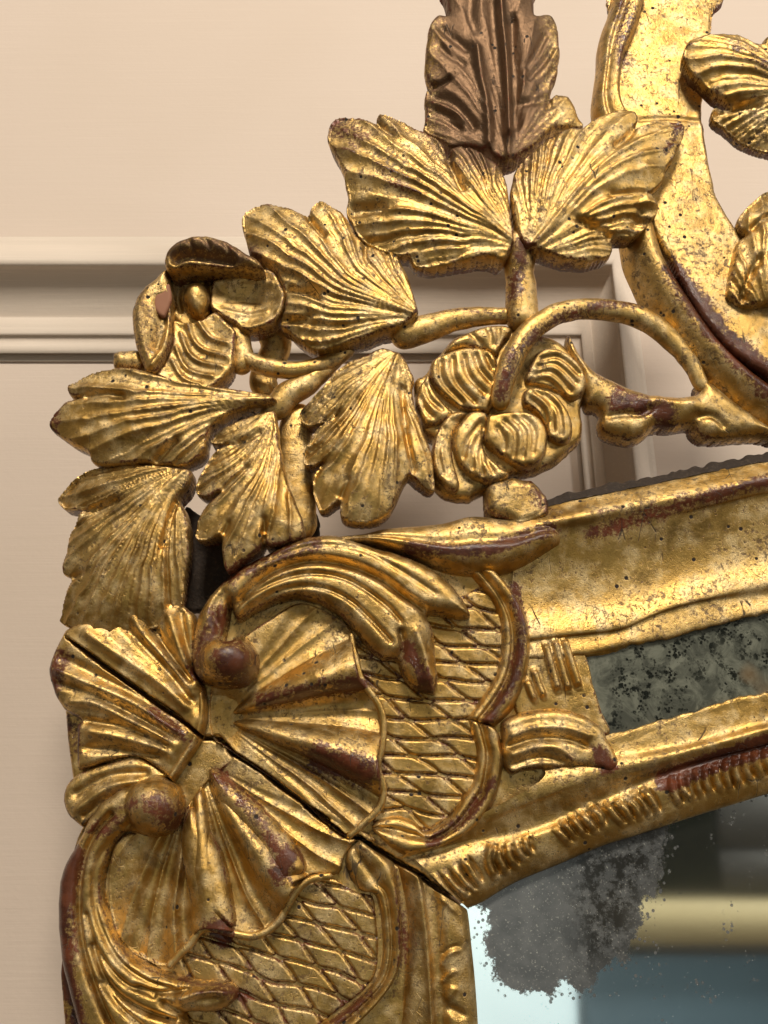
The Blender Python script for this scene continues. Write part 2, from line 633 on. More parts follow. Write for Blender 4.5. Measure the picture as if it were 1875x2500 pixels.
def stroke_sum(X, Y, strokes):
    h = np.zeros(X.shape)
    for s in strokes:
        pl, wd, am = s[0], s[1], s[2]
        kind = s[3] if len(s) > 3 else 'g'
        pl = catmull(pl, 5) if len(pl) > 2 else np.asarray(pl, float)
        m = (X > pl[:, 0].min() - 3 * wd) & (X < pl[:, 0].max() + 3 * wd) & (Y > pl[:, 1].min() - 3 * wd) & (Y < pl[:, 1].max() + 3 * wd)
        if not m.any():
            continue
        d, t, side, L = line_dist(pl, X[m], Y[m])
        taper = np.clip(np.minimum(t, 1 - t) * L / (wd * 1.6) + .25, 0, 1)
        if kind == 'g':
            pr = np.exp(-(d / wd) ** 2)
        elif kind == 'v':                      # sharp V cut
            pr = np.clip(1 - d / (wd * 1.5), 0, 1)
        elif kind == 'r':                      # round roll
            pr = np.sqrt(np.clip(1 - (d / (wd * 1.3)) ** 2, 0, 1))
        elif kind == 's':                      # step: one side lower
            pr = np.clip(1 - d / (wd * 2.2), 0, 1) * (side > 0)
        else:
            pr = np.exp(-(d / wd) ** 2)
        if len(s) > 4:
            taper = 1
        h[m] += am * taper * pr
    return h


PARTS = []


def relief(name, outline, parent, d=40, E=14, R=14, dome=0, fan=None, strokes=(), tilt=(0, 0), thick=40, step=3.0, wob=2.0,
           crack=False, extra=None, cutwear=0, hs_scale=1.2, mat=None, smoothpts=4, ridge_wear=.35, grow=1.0, balls=(), label=None, seed=0, bow=None):
    outline = np.asarray(outline, float)
    outline = (outline - outline.mean(0)) * grow + outline.mean(0)
    poly = catmull(outline, smoothpts, True) if smoothpts > 1 else np.asarray(outline, float)
    # hand-cut edge
    poly = poly + np.stack([noise(poly[:, 0], poly[:, 1], 22, 31 + seed), noise(poly[:, 0], poly[:, 1], 22, 57 + seed)], 1) * wob * 1.2
    x0, y0 = poly.min(0) - step
    x1, y1 = poly.max(0) + step
    gx = np.arange(x0, x1 + step, step)
    gy = np.arange(y0, y1 + step, step)
    X, Y = np.meshgrid(gx, gy)
    sd, nx, ny = poly_sdf(poly, X, Y)
    ok = sd > -.72 * step
    cell = ok[:-1, :-1] & ok[1:, :-1] & ok[:-1, 1:] & ok[1:, 1:]
    # keep only cells with the centre inside
    csd = (sd[:-1, :-1] + sd[1:, :-1] + sd[:-1, 1:] + sd[1:, 1:]) / 4
    cell &= csd > .05 * step
    snap = sd < .35 * step
    U = np.where(snap, nx, X)
    Vv = np.where(snap, ny, Y)
    sdc = np.where(snap, 0, np.clip(sd, 0, None))
    smax = max(sdc.max(), 1)
    e = np.clip(sdc / E, 0, 1)
    h = R * np.sqrt(np.clip(1 - (1 - e) ** 2, 0, 1))
    if dome:
        h = h + dome * np.clip(sdc / min(smax, 70), 0, 1) ** .7
    ramp = np.clip(sdc / (E * .7), 0, 1)
    ramp = ramp * ramp * (3 - 2 * ramp)
    if fan is not None:
        fs = fan if isinstance(fan, (list, tuple)) else [fan]
        for f in fs:
            h = h + fan_field(U, Vv, f) * (0.25 + .75 * ramp)
    if strokes:
        h = h + stroke_sum(U, Vv, strokes) * (0.3 + .7 * ramp)
    for (bx, by, brx, bry, bh) in balls:
        rr = ((U - bx) / brx) ** 2 + ((Vv - by) / bry) ** 2
        h = np.maximum(h, h * .3 + bh * np.sqrt(np.clip(1 - rr, 0, 1)))
    if extra is not None:
        h = h + extra(U, Vv) * ramp
    h = h + wob * (.7 * noise(U, Vv, 110, 11 + seed, 2) + .22 * noise(U, Vv, 26, 12 + seed, 2)) * ramp
    cxm, cym = poly.mean(0)
    h = h * hs_scale
    h = h + tilt[0] * (U - cxm) + tilt[1] * (Vv - cym)
    if bow is not None:                      # (px, py, curvature height at 100 px)
        h = h - bow[2] * ((U - bow[0]) ** 2 + (Vv - bow[1]) ** 2) / 1e4
    hs = h.copy()
    if crack:
        h = h + crack_depth(U, Vv)
    dref = d + R * .6
    base = unproj(U, Vv, np.full(U.shape, dref))
    # convexity -> rubbed arrises
    hp = np.pad(hs, 2, mode='edge')
    k = 2
    lap = hs - (hp[:-4, 2:-2] + hp[4:, 2:-2] + hp[2:-2, :-4] + hp[2:-2, 4:]) / 4
    conv = np.clip(lap / (step * .9), 0, 1) * np.clip(sdc / 4, 0, 1)
    wear = paint(WEAR, U, Vv) + ridge_wear * conv + .10 * noise(U, Vv, 120, 77) + np.where(sdc < 7, .26, 0)
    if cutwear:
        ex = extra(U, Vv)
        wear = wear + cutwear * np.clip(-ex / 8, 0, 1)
    brz = paint(BRONZE, U, Vv)
    used = np.zeros(X.shape, bool)
    used[:-1, :-1] |= cell
    used[1:, :-1] |= cell
    used[:-1, 1:] |= cell
    used[1:, 1:] |= cell
    idx = -np.ones(X.shape, np.int64)
    idx[used] = np.arange(used.sum())
    Vtx = base.copy()
    Vtx[..., 1] = -(d + h) * S
    Vtx = Vtx[used]
    a = idx[:-1, :-1][cell]
    b = idx[:-1, 1:][cell]
    c = idx[1:, 1:][cell]
    e_ = idx[1:, :-1][cell]
    quads = np.stack([a, e_, c, b], 1)
    # boundary skirt
    ed = np.concatenate([quads[:, [0, 1]], quads[:, [1, 2]], quads[:, [2, 3]], quads[:, [3, 0]]])
    key = np.sort(ed, 1)
    kk = key[:, 0] * (len(Vtx) + 1) + key[:, 1]
    u, inv, cnt = np.unique(kk, return_inverse=True, return_counts=True)
    bed = ed[cnt[inv] == 1]
    bv = np.unique(bed)
    mp = -np.ones(len(Vtx), np.int64)
    mp[bv] = np.arange(len(bv)) + len(Vtx)
    low = Vtx[bv].copy()
    cen = Vtx.mean(0)
    low[:, 1] = -(d - thick * .45) * S
    low2 = low.copy()
    low2[:, 1] = -(d - thick) * S
    low2[:, [0, 2]] += (cen[[0, 2]] - low2[:, [0, 2]]) * .03
    nb = len(bv)
    sk = np.stack([bed[:, 1], bed[:, 0], mp[bed[:, 0]], mp[bed[:, 1]]], 1)
    sk2 = np.stack([mp[bed[:, 1]], mp[bed[:, 0]], mp[bed[:, 0]] + nb, mp[bed[:, 1]] + nb], 1)
    wv = wear[used]
    bz = brz[used]
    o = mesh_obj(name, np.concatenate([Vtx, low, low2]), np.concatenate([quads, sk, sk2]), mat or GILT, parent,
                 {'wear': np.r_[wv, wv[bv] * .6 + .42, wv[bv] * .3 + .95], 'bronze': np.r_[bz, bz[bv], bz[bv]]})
    if label:
        o['label'] = label
    PARTS.append(o)
    return o


def loft(name, lines, parent, na=220, sub=8, wob=1.2, seed=0, mat=None, extra=None, crack=False, attrs_fn=None, smooth_across=True):
    L = [resample(np.c_[p, np.full(len(p), dd) if np.isscalar(dd) else np.asarray(dd, float)], na) for p, dd in lines]
    A = np.stack(L)                                   # nl, na, 3
    if smooth_across:
        rows = np.stack([catmull(A[:, i, :], sub) for i in range(na)], 1)
    else:
        rows = np.stack([catmull(A[:, i, :], 1) for i in range(na)], 1)
    U, V_, D = rows[..., 0], rows[..., 1], rows[..., 2]
    D = D + wob * (.8 * noise(U, V_, 120, 21 + seed, 2) + .15 * noise(U, V_, 26, 22 + seed, 2))
    if extra is not None:
        D = D + extra(U, V_)
    if crack:
        D0 = D
        D = D + crack_depth(U, V_)
    pts = unproj(U, V_, D - (D - rows[..., 2]))
    pts[..., 1] = -D * S
    n0, n1 = U.shape
    idx = np.arange(n0 * n1).reshape(n0, n1)
    quads = np.stack([idx[:-1, :-1].ravel(), idx[1:, :-1].ravel(), idx[1:, 1:].ravel(), idx[:-1, 1:].ravel()], 1)
    hp = np.pad(D, 2, mode='edge')
    lap = D - (hp[:-4, 2:-2] + hp[4:, 2:-2]) / 2
    wear = paint(WEAR, U, V_) + .3 * np.clip(lap / 3, 0, 1) + .1 * noise(U, V_, 120, 77)
    at = {'wear': wear.ravel(), 'bronze': paint(BRONZE, U, V_).ravel()}
    if attrs_fn:
        at.update({k: a.ravel() for k, a in attrs_fn(U, V_).items()})
    return mesh_obj(name, pts.reshape(-1, 3), quads, mat or GILT, parent, at)


def ribbon(name, A, B, profile, parent, d=40, thick=35, na=160, sub=5, taper=(0, 0), wob=1.2, seed=0, crack=False, strokes=(), label=None):
    """carved band between two traced edges; profile = [(t, h)] across"""
    A = resample(A, na)
    B = resample(B, na)
    ts = np.array([p[0] for p in profile], float)
    hs = np.array([p[1] for p in profile], float)
    k = np.stack([ts, hs], 1)
    k = catmull(k, sub)
    t = np.clip(k[:, 0], 0, 1)
    h = k[:, 1]
    s = np.linspace(0, 1, na)
    tp = np.ones(na)
    if taper[0]:
        tp *= np.sqrt(np.clip(1 - (1 - np.clip(s / taper[0], 0, 1)) ** 2, 0, 1))
    if taper[1]:
        tp *= np.sqrt(np.clip(1 - (1 - np.clip((1 - s) / taper[1], 0, 1)) ** 2, 0, 1))
    U = A[None, :, 0] * (1 - t[:, None]) + B[None, :, 0] * t[:, None]
    V_ = A[None, :, 1] * (1 - t[:, None]) + B[None, :, 1] * t[:, None]
    Hh = h[:, None] * tp[None, :]
    if strokes:
        Hh = Hh + stroke_sum(U, V_, strokes)
    Hh = Hh + wob * (.7 * noise(U, V_, 90, 41 + seed, 2) + .2 * noise(U, V_, 26, 42 + seed, 2)) * tp[None, :]
    hs0 = Hh.copy()
    if crack:
        Hh = Hh + crack_depth(U, V_)
    dref = d + max(hs) * .55
    pts = unproj(U, V_, np.full(U.shape, dref))
    pts[..., 1] = -(d + Hh) * S
    # skirts
    first = pts[:1].copy()
    first[..., 1] = -(d - thick) * S
    last = pts[-1:].copy()
    last[..., 1] = -(d - thick) * S
    pts = np.concatenate([first, pts, last], 0)
    n0, n1 = pts.shape[:2]
    idx = np.arange(n0 * n1).reshape(n0, n1)
    quads = np.stack([idx[:-1, :-1].ravel(), idx[:-1, 1:].ravel(), idx[1:, 1:].ravel(), idx[1:, :-1].ravel()], 1)
    # end caps: strips down
    c0 = pts[:, 0].copy()
    c0[:, 1] = -(d - thick) * S
    c1 = pts[:, -1].copy()
    c1[:, 1] = -(d - thick) * S
    off = n0 * n1
    allv = np.concatenate([pts.reshape(-1, 3), c0, c1])
    e0 = np.stack([idx[:-1, 0], idx[1:, 0], off + np.arange(1, n0), off + np.arange(n0 - 1)], 1)
    e1 = np.stack([idx[1:, -1], idx[:-1, -1], off + n0 + np.arange(n0 - 1), off + n0 + np.arange(1, n0)], 1)
    quads = np.concatenate([quads, e0, e1])
    hp = np.pad(hs0, 2, mode='edge')
    lap = hs0 - (hp[:-4, 2:-2] + hp[4:, 2:-2]) / 2
    wear = paint(WEAR, U, V_) + .3 * np.clip(lap / 3, 0, 1) + .1 * noise(U, V_, 120, 77)
    wear = np.concatenate([wear[:1] + .2, wear, wear[-1:] + .2], 0)
    brz = paint(BRONZE, U, V_)
    brz = np.concatenate([brz[:1], brz, brz[-1:]], 0)
    wear = np.r_[wear.ravel(), wear[:, 0], wear[:, -1]]
    brz = np.r_[brz.ravel(), brz[:, 0], brz[:, -1]]
    # normal direction: make front faces point to the viewer
    o = mesh_obj(name, allv, quads, GILT, parent, {'wear': wear, 'bronze': brz})
    if label:
        o['label'] = label
    return o


def tube(name, pts, parent, d, r, nseg=22, na=90, flat=.85, wob=1.5, seed=0, mat=None, crease=None, label=None):
    """round branch: pts photo px, d depth (px) per point, r radius (px) per point"""
    n = len(pts)
    dd = np.full(n, d, float) if np.isscalar(d) else np.asarray(d, float)
    rr = np.full(n, r, float) if np.isscalar(r) else np.asarray(r, float)
    q = resample(np.c_[pts, dd, rr], na)
    c = unproj(q[:, 0], q[:, 1], q[:, 2])
    tg = np.gradient(c, axis=0)
    tg /= np.linalg.norm(tg, axis=1)[:, None]
    nrm = np.array([0, -1.0, 0])
    sd = np.cross(tg, nrm)
    sd /= np.linalg.norm(sd, axis=1)[:, None] + 1e-9
    fr = np.cross(sd, tg)
    s = np.linspace(0, 1, na)
    length = np.linalg.norm(np.diff(c, axis=0), axis=1).sum() / S
    cap = np.mean(rr) / max(length, 1)
    ef = np.sqrt(np.clip(1 - (1 - np.clip(np.minimum(s, 1 - s) / cap, 0, 1)) ** 2, 0, 1)) * .98 + .02
    an = np.linspace(0, 2 * math.pi, nseg, endpoint=False)
    R_ = q[:, 3] * ef
    U = q[:, 0][:, None] + np.cos(an)[None] * R_[:, None] * sd[:, 0:1] - 0
    nz = noise(s[:, None] * length + 0 * an[None], np.cos(an)[None] * 40 + 200 + 0 * s[:, None] + seed * 91, 34, 61 + seed, 3) * wob
    rad = (R_[:, None] + nz * ef[:, None]) * S
    if crease is not None:
        rad = rad * (1 + crease * np.cos(an * 3)[None])
    pts3 = c[:, None, :] + rad[..., None] * (np.cos(an)[None, :, None] * sd[:, None, :] + flat * np.sin(an)[None, :, None] * fr[:, None, :])
    idx = np.arange(na * nseg).reshape(na, nseg)
    nx = np.roll(idx, -1, axis=1)
    quads = np.stack([idx[:-1].ravel(), nx[:-1].ravel(), nx[1:].ravel(), idx[1:].ravel()], 1)
    PX = np.repeat(q[:, 0:1], nseg, 1) + np.cos(an)[None] * R_[:, None] * sd[:, 0:1]
    PY = np.repeat(q[:, 1:2], nseg, 1) - np.cos(an)[None] * R_[:, None] * sd[:, 2:3]
    wear = paint(WEAR, PX, PY) + .12 * noise(PX, PY, 90, 17)
    o = mesh_obj(name, pts3.reshape(-1, 3), quads, mat or GILT, parent, {'wear': wear.ravel(), 'bronze': paint(BRONZE, PX, PY).ravel()})
    if label:
        o['label'] = label
    return o


def empty(name, parent=None):
    o = bpy.data.objects.new(name, None)
    o.empty_display_size = .05
    sc.collection.objects.link(o)
    if parent is not None:
        o.parent = parent
    return o


# ------------------------------------------------------------------ wall with its panel moulding (world space)
YW = 0.18


def wall_plane():
    n = 2
    x0, x1, z0, z1 = -1.6, 1.6, -1.2, 1.6
    V = [(x0, YW, z0), (x1, YW, z0), (x1, YW, z1), (x0, YW, z1)]
    o = mesh_obj('wall', V, [(0, 1, 2, 3)], M_WALL, None, smooth=False)
    o['kind'] = 'structure'
    return o


wall = wall_plane()
# profile of the moulding: (photo row at x=100, projection from the wall in px)
PROF = [(578, 0), (583, 16), (590, 22), (596, 24), (599, 50), (606, 90), (618, 125), (632, 142), (644, 140), (652, 124), (662, 108),
        (700, 68), (740, 34), (770, 16), (775, 12), (776, 26), (798, 27), (801, 30), (812, 31), (818, 28), (820, 18), (838, 17), (840, 30),
        (862, 31), (864, 9), (882, 8), (884, -2)]


def moulding():
    prof = []
    for py, p in PROF:
        q = unproj_wall(100.0, float(py), YW - p * S)
        prof.append((p * S, q[2]))
    ztop = prof[0][1]
    # the rail turns down at the right: outer corner
    xo = unproj_wall(1585.0, 1000.0, YW)[0]
    V = []
    n = len(prof)
    k = .30                        # the stile moulding is narrower
    for st_ in range(3):
        for p, z in prof:
            w_ = ztop - z
            if st_ == 0:
                V.append((-1.5, YW - p, z))
            elif st_ == 1:
                V.append((xo - w_ * k * 1.6, YW - p * .999, z))
            else:
                V.append((xo - w_ * k * 1.6, YW - p * .45, -1.1))
    # vertical leg: flatten quickly below the mitre
    quads = []
    for s_ in range(2):
        for i in range(n - 1):
            a = s_ * n + i
            quads.append((a, a + 1, a + n + 1, a + n))
    o = mesh_obj('panel_moulding', V, quads, M_MOULD, None, smooth=False)
    o['label'] = 'cream painted panel moulding on the wall behind the gilt frame'
    o['category'] = 'moulding'
    return o


mould = moulding()

# ------------------------------------------------------------------ the mirror
root = empty('gilt_mirror')
root.rotation_euler = (TILT, 0, 0)
root['label'] = 'carved giltwood mirror with leaves, flowers and scrolls, hanging on cream wall'
root['category'] = 'mirror'

# --- mirror glass -----------------------------------------------------------
def mirror_glass():
    gx = np.arange(1080, 2080, 6.0)
    gy = np.arange(1880, 2700, 6.0)
    X, Y = np.meshgrid(gx, gy)
    # keep it inside the frame's rebate: cut to polygon by sliding rows
    sight = J(P('J', (960, 990)), P('L', (0, 900), (200, 790), (450, 690), (700, 580), (900, 520), (1200, 420), (1500, 330), (1800, 240), (2100, 160)))
    top = np.interp(gx, sight[:, 0], sight[:, 1])
    Yv = top[None, :] + (2700 - top[None, :]) * np.linspace(0, 1, len(gy))[:, None]
    U, V_ = X, Yv
    pts = unproj(U, V_, np.full(U.shape, -12.0))
    n0, n1 = U.shape
    idx = np.arange(n0 * n1).reshape(n0, n1)
    quads = np.stack([idx[:-1, :-1].ravel(), idx[1:, :-1].ravel(), idx[1:, 1:].ravel(), idx[:-1, 1:].ravel()], 1)
    lost = P('L', (-20, 960), (60, 1000), (30, 1150), (40, 1240), (80, 1380), (180, 1440), (290, 1470), (380, 1480), (440, 1470), (480, 1420),
             (520, 1470), (600, 1480), (650, 1430), (670, 1360), (740, 1310), (850, 1290), (860, 1200), (920, 1080), (930, 950), (1000, 900), (1040, 700), (1060, 520), (800, 500), (300, 700))
    sd, _, _ = poly_sdf(catmull(lost, 3, True), U, V_)
    loss = np.clip(.5 + sd / 95, 0, 1) * 1.0
    strip = np.clip(1 - (V_ - top[None, :]) / 90, 0, 1) * .42 * (U > 1560)
    loss = np.maximum(loss, strip)
    hz = P('L', (460, 700), (560, 620), (800, 560), (1060, 540), (1040, 760), (930, 980), (900, 1120), (820, 1250), (640, 1350), (540, 1300), (520, 1000))
    sd2, _, _ = poly_sdf(catmull(hz, 3, True), U, V_)
    haze = np.clip(.4 + sd2 / 80, 0, 1)
    return mesh_obj('mirror_glass', pts.reshape(-1, 3), quads, M_GLASS, root, {'loss': loss.ravel(), 'haze': haze.ravel()}, smooth=True)


mirror_glass()

# --- upper rail (runs to the right) -----------------------------------------
def gutter(X, Y):
    return 0


RL = {
    'back': P('K', (330, 300), (480, 245), (620, 222), (760, 190), (960, 162), (1180, 112), (1450, 52), (1659, 12), (1900, -40)),
    'beadtop': P('K', (330, 365), (560, 315), (700, 285), (1000, 215), (1400, 140), (1659, 92), (1900, 45)),
    'beadlow': P('K', (300, 490), (600, 435), (900, 385), (1300, 315), (1659, 232), (1900, 180)),
    'cove0': P('K', (200, 560), (550, 520), (700, 490), (1000, 430), (1400, 322), (1659, 262), (1900, 205)),
    'cove1': P('K', (180, 740), (560, 700), (900, 625), (1300, 545), (1659, 470), (1900, 420)),
    'cove2': P('K', (160, 910), (600, 880), (900, 810), (1300, 700), (1659, 630), (1900, 580)),
    'cove3': P('K', (150, 1080), (640, 1035), (800, 1010), (900, 980), (1100, 900), (1400, 820), (1659, 760), (1900, 705)),
    'fil0': P('K', (150, 1120), (640, 1070), (820, 1040), (1000, 960), (1300, 880), (1659, 835), (1900, 780)),
    'fil1': P('K', (150, 1200), (600, 1165), (740, 1135), (860, 1110), (1080, 1070), (1200, 1035), (1400, 985), (1659, 925), (1900, 870)),
    'fil2': P('K', (150, 1235), (600, 1195), (745, 1170), (860, 1132), (1080, 1092), (1200, 1054), (1400, 1002), (1659, 942), (1900, 885)),
}
_rs = np.random.RandomState(3)


def jag(p, a, n=70, k=9):
    q = resample(p, n)
    q[:, 1] += a * noise(q[:, 0], q[:, 0] * 0 + k, 22, k, 3)
    return q


def lines(names_depths, dic):
    return [(dic[n], d) for n, d in names_depths]


FLUTES = [(P('K', (365, 1120), (400, 1250), (440, 1390)), 8, 13, 'r'), (P('K', (420, 1100), (455, 1240), (500, 1390)), 8, 13, 'r'),
          (P('K', (475, 1095), (520, 1240), (560, 1370)), 8, 12, 'r'), (P('K', (300, 1270), (330, 1360), (360, 1430)), 7, 10, 'r'),
          (P('K', (260, 1330), (290, 1410), (310, 1450)), 7, 9, 'r')]
bead_mid = (resample(RL['beadtop'], 12) + resample(RL['beadlow'], 12)) / 2
edge_mid = resample(RL['back'], 12) * .45 + resample(RL['beadtop'], 12) * .55
loft('rail_edge', [(jag(RL['back'], 8) + np.array([0, 8]), -40), (jag(RL['back'], 8), 6), (jag(edge_mid, 4, 70, 4) + np.array([0, 2]), 29)], root, na=260, sub=8, wob=4, mat=WOOD)
rail = loft('cove_rail', [(edge_mid, 24), (RL['beadtop'], 38), (bead_mid, 62),
                          (RL['beadlow'], 50), (RL['cove0'], 40), (RL['cove1'], 20), (RL['cove2'], 16), (RL['cove3'], 30),
                          (RL['fil0'], 22), (jag(RL['fil1'], 4, 90, 6), 27), (jag(RL['fil2'], 6, 120, 6), 13)], root, na=300, sub=7)

relief('fluted_panel', P('K', (230, 1080), (330, 1060), (480, 1070), (590, 1150), (610, 1200), (650, 1350), (700, 1520), (745, 1640), (600, 1640), (400, 1560), (230, 1560), (180, 1400)), root, d=12, E=8, R=8, thick=20, strokes=FLUTES, wob=2)
# border glass strip
SL = {'s0': P('K', (560, 1160), (740, 1130), (860, 1095), (1080, 1060), (1200, 1020), (1400, 970), (1659, 905), (1900, 850)),
      's1': P('K', (700, 1680), (880, 1640), (1000, 1600), (1200, 1550), (1400, 1480), (1659, 1420), (1900, 1360))}


def strip_at(U, V_):
    loss = .36 + .32 * noise(U, V_, 60, 3, 3)
    return {'loss': loss, 'haze': np.clip(.7 + .5 * noise(U, V_, 90, 8), 0, 1)}


loft('border_glass', [(SL['s0'], 13), (resample(SL['s0'], 12) * .5 + resample(SL['s1'], 12) * .5, 13), (SL['s1'], 13)], root, na=200, sub=24, wob=.3, mat=M_STRIP, attrs_fn=strip_at)

IL = {
    'i0': P('K', (700, 1660), (760, 1640), (880, 1608), (1000, 1570), (1200, 1520), (1400, 1452), (1659, 1392), (1900, 1335)),
    'i1': J(P('J', (700, 600)), P('L', (350, 150), (830, 40), (1000, -30), (1250, -100), (1659, -200), (1900, -258))),
    'i2': J(P('J', (690, 640)), P('L', (350, 170), (830, 95), (1000, 62), (1250, 10), (1500, -60), (1659, -98), (1900, -155))),
    'i3': J(P('J', (690, 660)), P('L', (300, 280), (600, 220), (850, 165), (1100, 105), (1400, 25), (1659, -45), (1900, -100))),
    'i4': J(P('J', (680, 680)), P('L', (100, 470), (300, 400), (600, 320), (850, 240), (1100, 165), (1400, 90), (1659, 28), (1900, -30))),
    'i5': J(P('J', (720, 690)), P('L', (0, 590), (250, 535), (450, 460), (600, 400), (850, 298), (1100, 205), (1400, 115), (1659, 52), (1900, -5))),
    'i6': J(P('J', (800, 760)), P('L', (0, 680), (250, 600), (450, 530), (600, 470), (850, 370), (1100, 280), (1400, 180), (1659, 110), (1900, 55))),
    'i7': J(P('J', (960, 920)), P('L', (0, 830), (250, 720), (450, 640), (600, 570), (850, 480), (1100, 400), (1400, 305), (1659, 225), (1900, 165))),
    'i8': J(P('J', (1020, 965)), P('L', (0, 910), (200, 800), (450, 700), (700, 590), (900, 530), (1200, 435), (1500, 345), (1659, 295), (1900, 235))),
    'i9': J(P('J', (1040, 985)), P('L', (0, 950), (200, 832), (450, 728), (700, 622), (900, 560), (1200, 462), (1500, 370), (1659, 322), (1900, 262))),
}
# carved ridges on the sight edge
gset = [('L', g) for g in [((60, 640), (45, 720), (75, 790)), ((105, 650), (105, 700), (135, 760)), ((160, 635), (160, 680), (190, 730)), ((210, 620), (215, 660), (240, 690)), ((262, 590), (258, 630), (275, 660)),
        ((440, 540), (470, 570), (495, 600)), ((480, 500), (510, 540), (530, 565)), ((530, 470), (560, 520), (590, 550)), ((580, 450), (620, 490), (650, 530)), ((640, 410), (680, 450), (690, 500)),
        ((735, 400), (770, 450), (810, 490)), ((800, 390), (830, 420), (855, 470)), ((850, 370), (890, 410), (910, 455)), ((895, 340), (930, 390), (960, 440)), ((950, 320), (985, 370), (1005, 420)),
        ((1105, 255), (1110, 310), (1140, 370)), ((1150, 250), (1150, 290), (1175, 330)), ((1195, 230), (1195, 280), (1215, 340)), ((1245, 215), (1245, 265), (1262, 320)), ((1300, 200), (1298, 250), (1318, 305)),
        ((1360, 185), (1362, 240), (1382, 290)), ((1420, 160), (1415, 220), (1435, 285)), ((1470, 145), (1468, 200), (1490, 260)), ((1530, 125), (1528, 180), (1552, 230)), ((1590, 105), (1592, 160), (1625, 215)), ((1650, 90), (1652, 150), (1685, 200))]]
gset += [('J', g) for g in [((880, 830), (930, 890), (985, 950)), ((930, 800), (965, 850), (1030, 900)), ((985, 770), (1010, 810), (1060, 870)), ((1035, 720), (1065, 770), (1100, 830))]]
def gadroons(X, Y):
    h = np.zeros(X.shape)
    for k, (c, g) in enumerate(gset):
        q = P(c, *g)
        q = (q - q.mean(0)) * 1.25 + q.mean(0)
        h += stroke_sum(X, Y, [(q, 8.5, 12 + 3 * (_hash(np.array([k]), np.array([3]), 5)[0] - .5), 'r'), (q + np.array([11, -4]), 5, -9, 'g')])
    return h


loft('inner_rail', [(jag(IL['i0'], 5, 120, 3), 8), (jag(IL['i0'], 5, 120, 3) + np.array([0, 3]), 24), (IL['i1'][1:], 26), (IL['i2'][1:], 30), (IL['i3'][1:], 46), (IL['i4'], 34), (IL['i5'], 22),
                    (IL['i6'], 34), (IL['i7'], 26), (IL['i8'], 16), (IL['i9'], 4), (IL['i9'] + np.array([0, 3]), -16)], root, na=460, sub=10, wob=1.6, crack=True, extra=gadroons)

# --- left stile --------------------------------------------------------------
VL = {
    'v0': P('J', (600, 690), (620, 800), (660, 1000), (690, 1200), (680, 1350), (650, 1500), (600, 1700), (560, 2000)),
    'v1': P('J', (660, 740), (690, 860), (720, 1000), (735, 1200), (720, 1350), (710, 1500), (700, 1700), (690, 2000)),
    'v2': P('J', (700, 760), (735, 880), (760, 1050), (780, 1200), (790, 1350), (800, 1500), (808, 1700), (815, 2000)),
    'v3': P('J', (750, 790), (775, 880), (798, 1050), (815, 1200), (824, 1350), (832, 1500), (842, 1700), (850, 2000)),
    'v4': P('J', (770, 800), (800, 880), (820, 1050), (838, 1200), (848, 1350), (855, 1500), (862, 1700), (868, 2000)),
    'v5': P('J', (810, 830), (850, 900), (865, 1050), (880, 1200), (888, 1350), (895, 1500), (905, 1700), (912, 2000)),
    'v6': P('J', (870, 870), (900, 920), (925, 1050), (940, 1200), (950, 1350), (958, 1500), (965, 1700), (972, 2000)),
    'v7': P('J', (960, 930), (995, 980), (1010, 1060), (1025, 1200), (1040, 1350), (1050, 1500), (1058, 1700), (1065, 2000)),
    'v8': P('J', (1030, 985), (1040, 1010), (1050, 1080), (1062, 1200), (1078, 1350), (1090, 1500), (1102, 1700), (1112, 2000)),
}
loft('stile', [(VL['v0'], -10), (VL['v1'], 22), (VL['v2'], 34), (VL['v3'], 42), (VL['v4'], 24), (VL['v5'], 20), (VL['v6'], 33), (VL['v7'], 24), (VL['v8'], 4),
               (VL['v8'] + np.array([3, 0]), -16)], root, na=260, sub=7, wob=1.6, crack=True,
     extra=lambda X, Y: stroke_sum(X, Y, [(P('J', (895, 1330), (930, 1260), (1000, 1225)), 6, 6, 'v'), (P('J', (895, 1420), (940, 1370), (985, 1345)), 5, 6, 'v'),
                                          (P('J', (900, 1260), (940, 1225), (1000, 1205)), 4, -5, 'g'), (P('J', (960, 1430), (930, 1500), (990, 1440)), 8, 6, 'g'),
                                          (P('J', (880, 930), (930, 960), (980, 1020)), 7, 5, 'g'), (P('J', (920, 1560), (1000, 1600), (1020, 1640)), 12, -10, 'g')]))

# --- corner block under everything ---------------------------------------------
relief('corner_block', P('W', (150, 1490), (300, 1420), (430, 1400), (500, 1260), (620, 1200), (760, 1190), (1150, 1140), (1230, 1130), (1260, 1300), (1250, 1400), (1290, 1600), (1350, 1690), (1330, 1730),
                         (1100, 1860), (1005, 1945), (890, 1900), (880, 2100), (800, 2290), (190, 2290), (150, 1900), (185, 1760), (160, 1700)),
       root, d=2, E=10, R=8, thick=60, step=5, wob=2, crack=True, strokes=FLUTES)

# lattice panels ---------------------------------------------------------------
def hatch(a1, s1, a2, s2, o1=0, o2=0, am=9, wd=5):
    def f(X, Y):
        Xn = X + 13 * noise(X, Y, 110, 15)
        Yn = Y + 13 * noise(X, Y, 110, 16)
        h = 0
        for k, (a, s, o) in enumerate(((a1, s1, o1), (a2, s2, o2))):
            q = (-math.sin(a) * Xn + math.cos(a) * Yn + o) / s
            fr = np.abs(q - np.round(q)) * s
            h = h - am * (1 - .25 * k) * np.clip(1.1 - fr / (wd * 1.4), 0, 1)
        return h
    return f


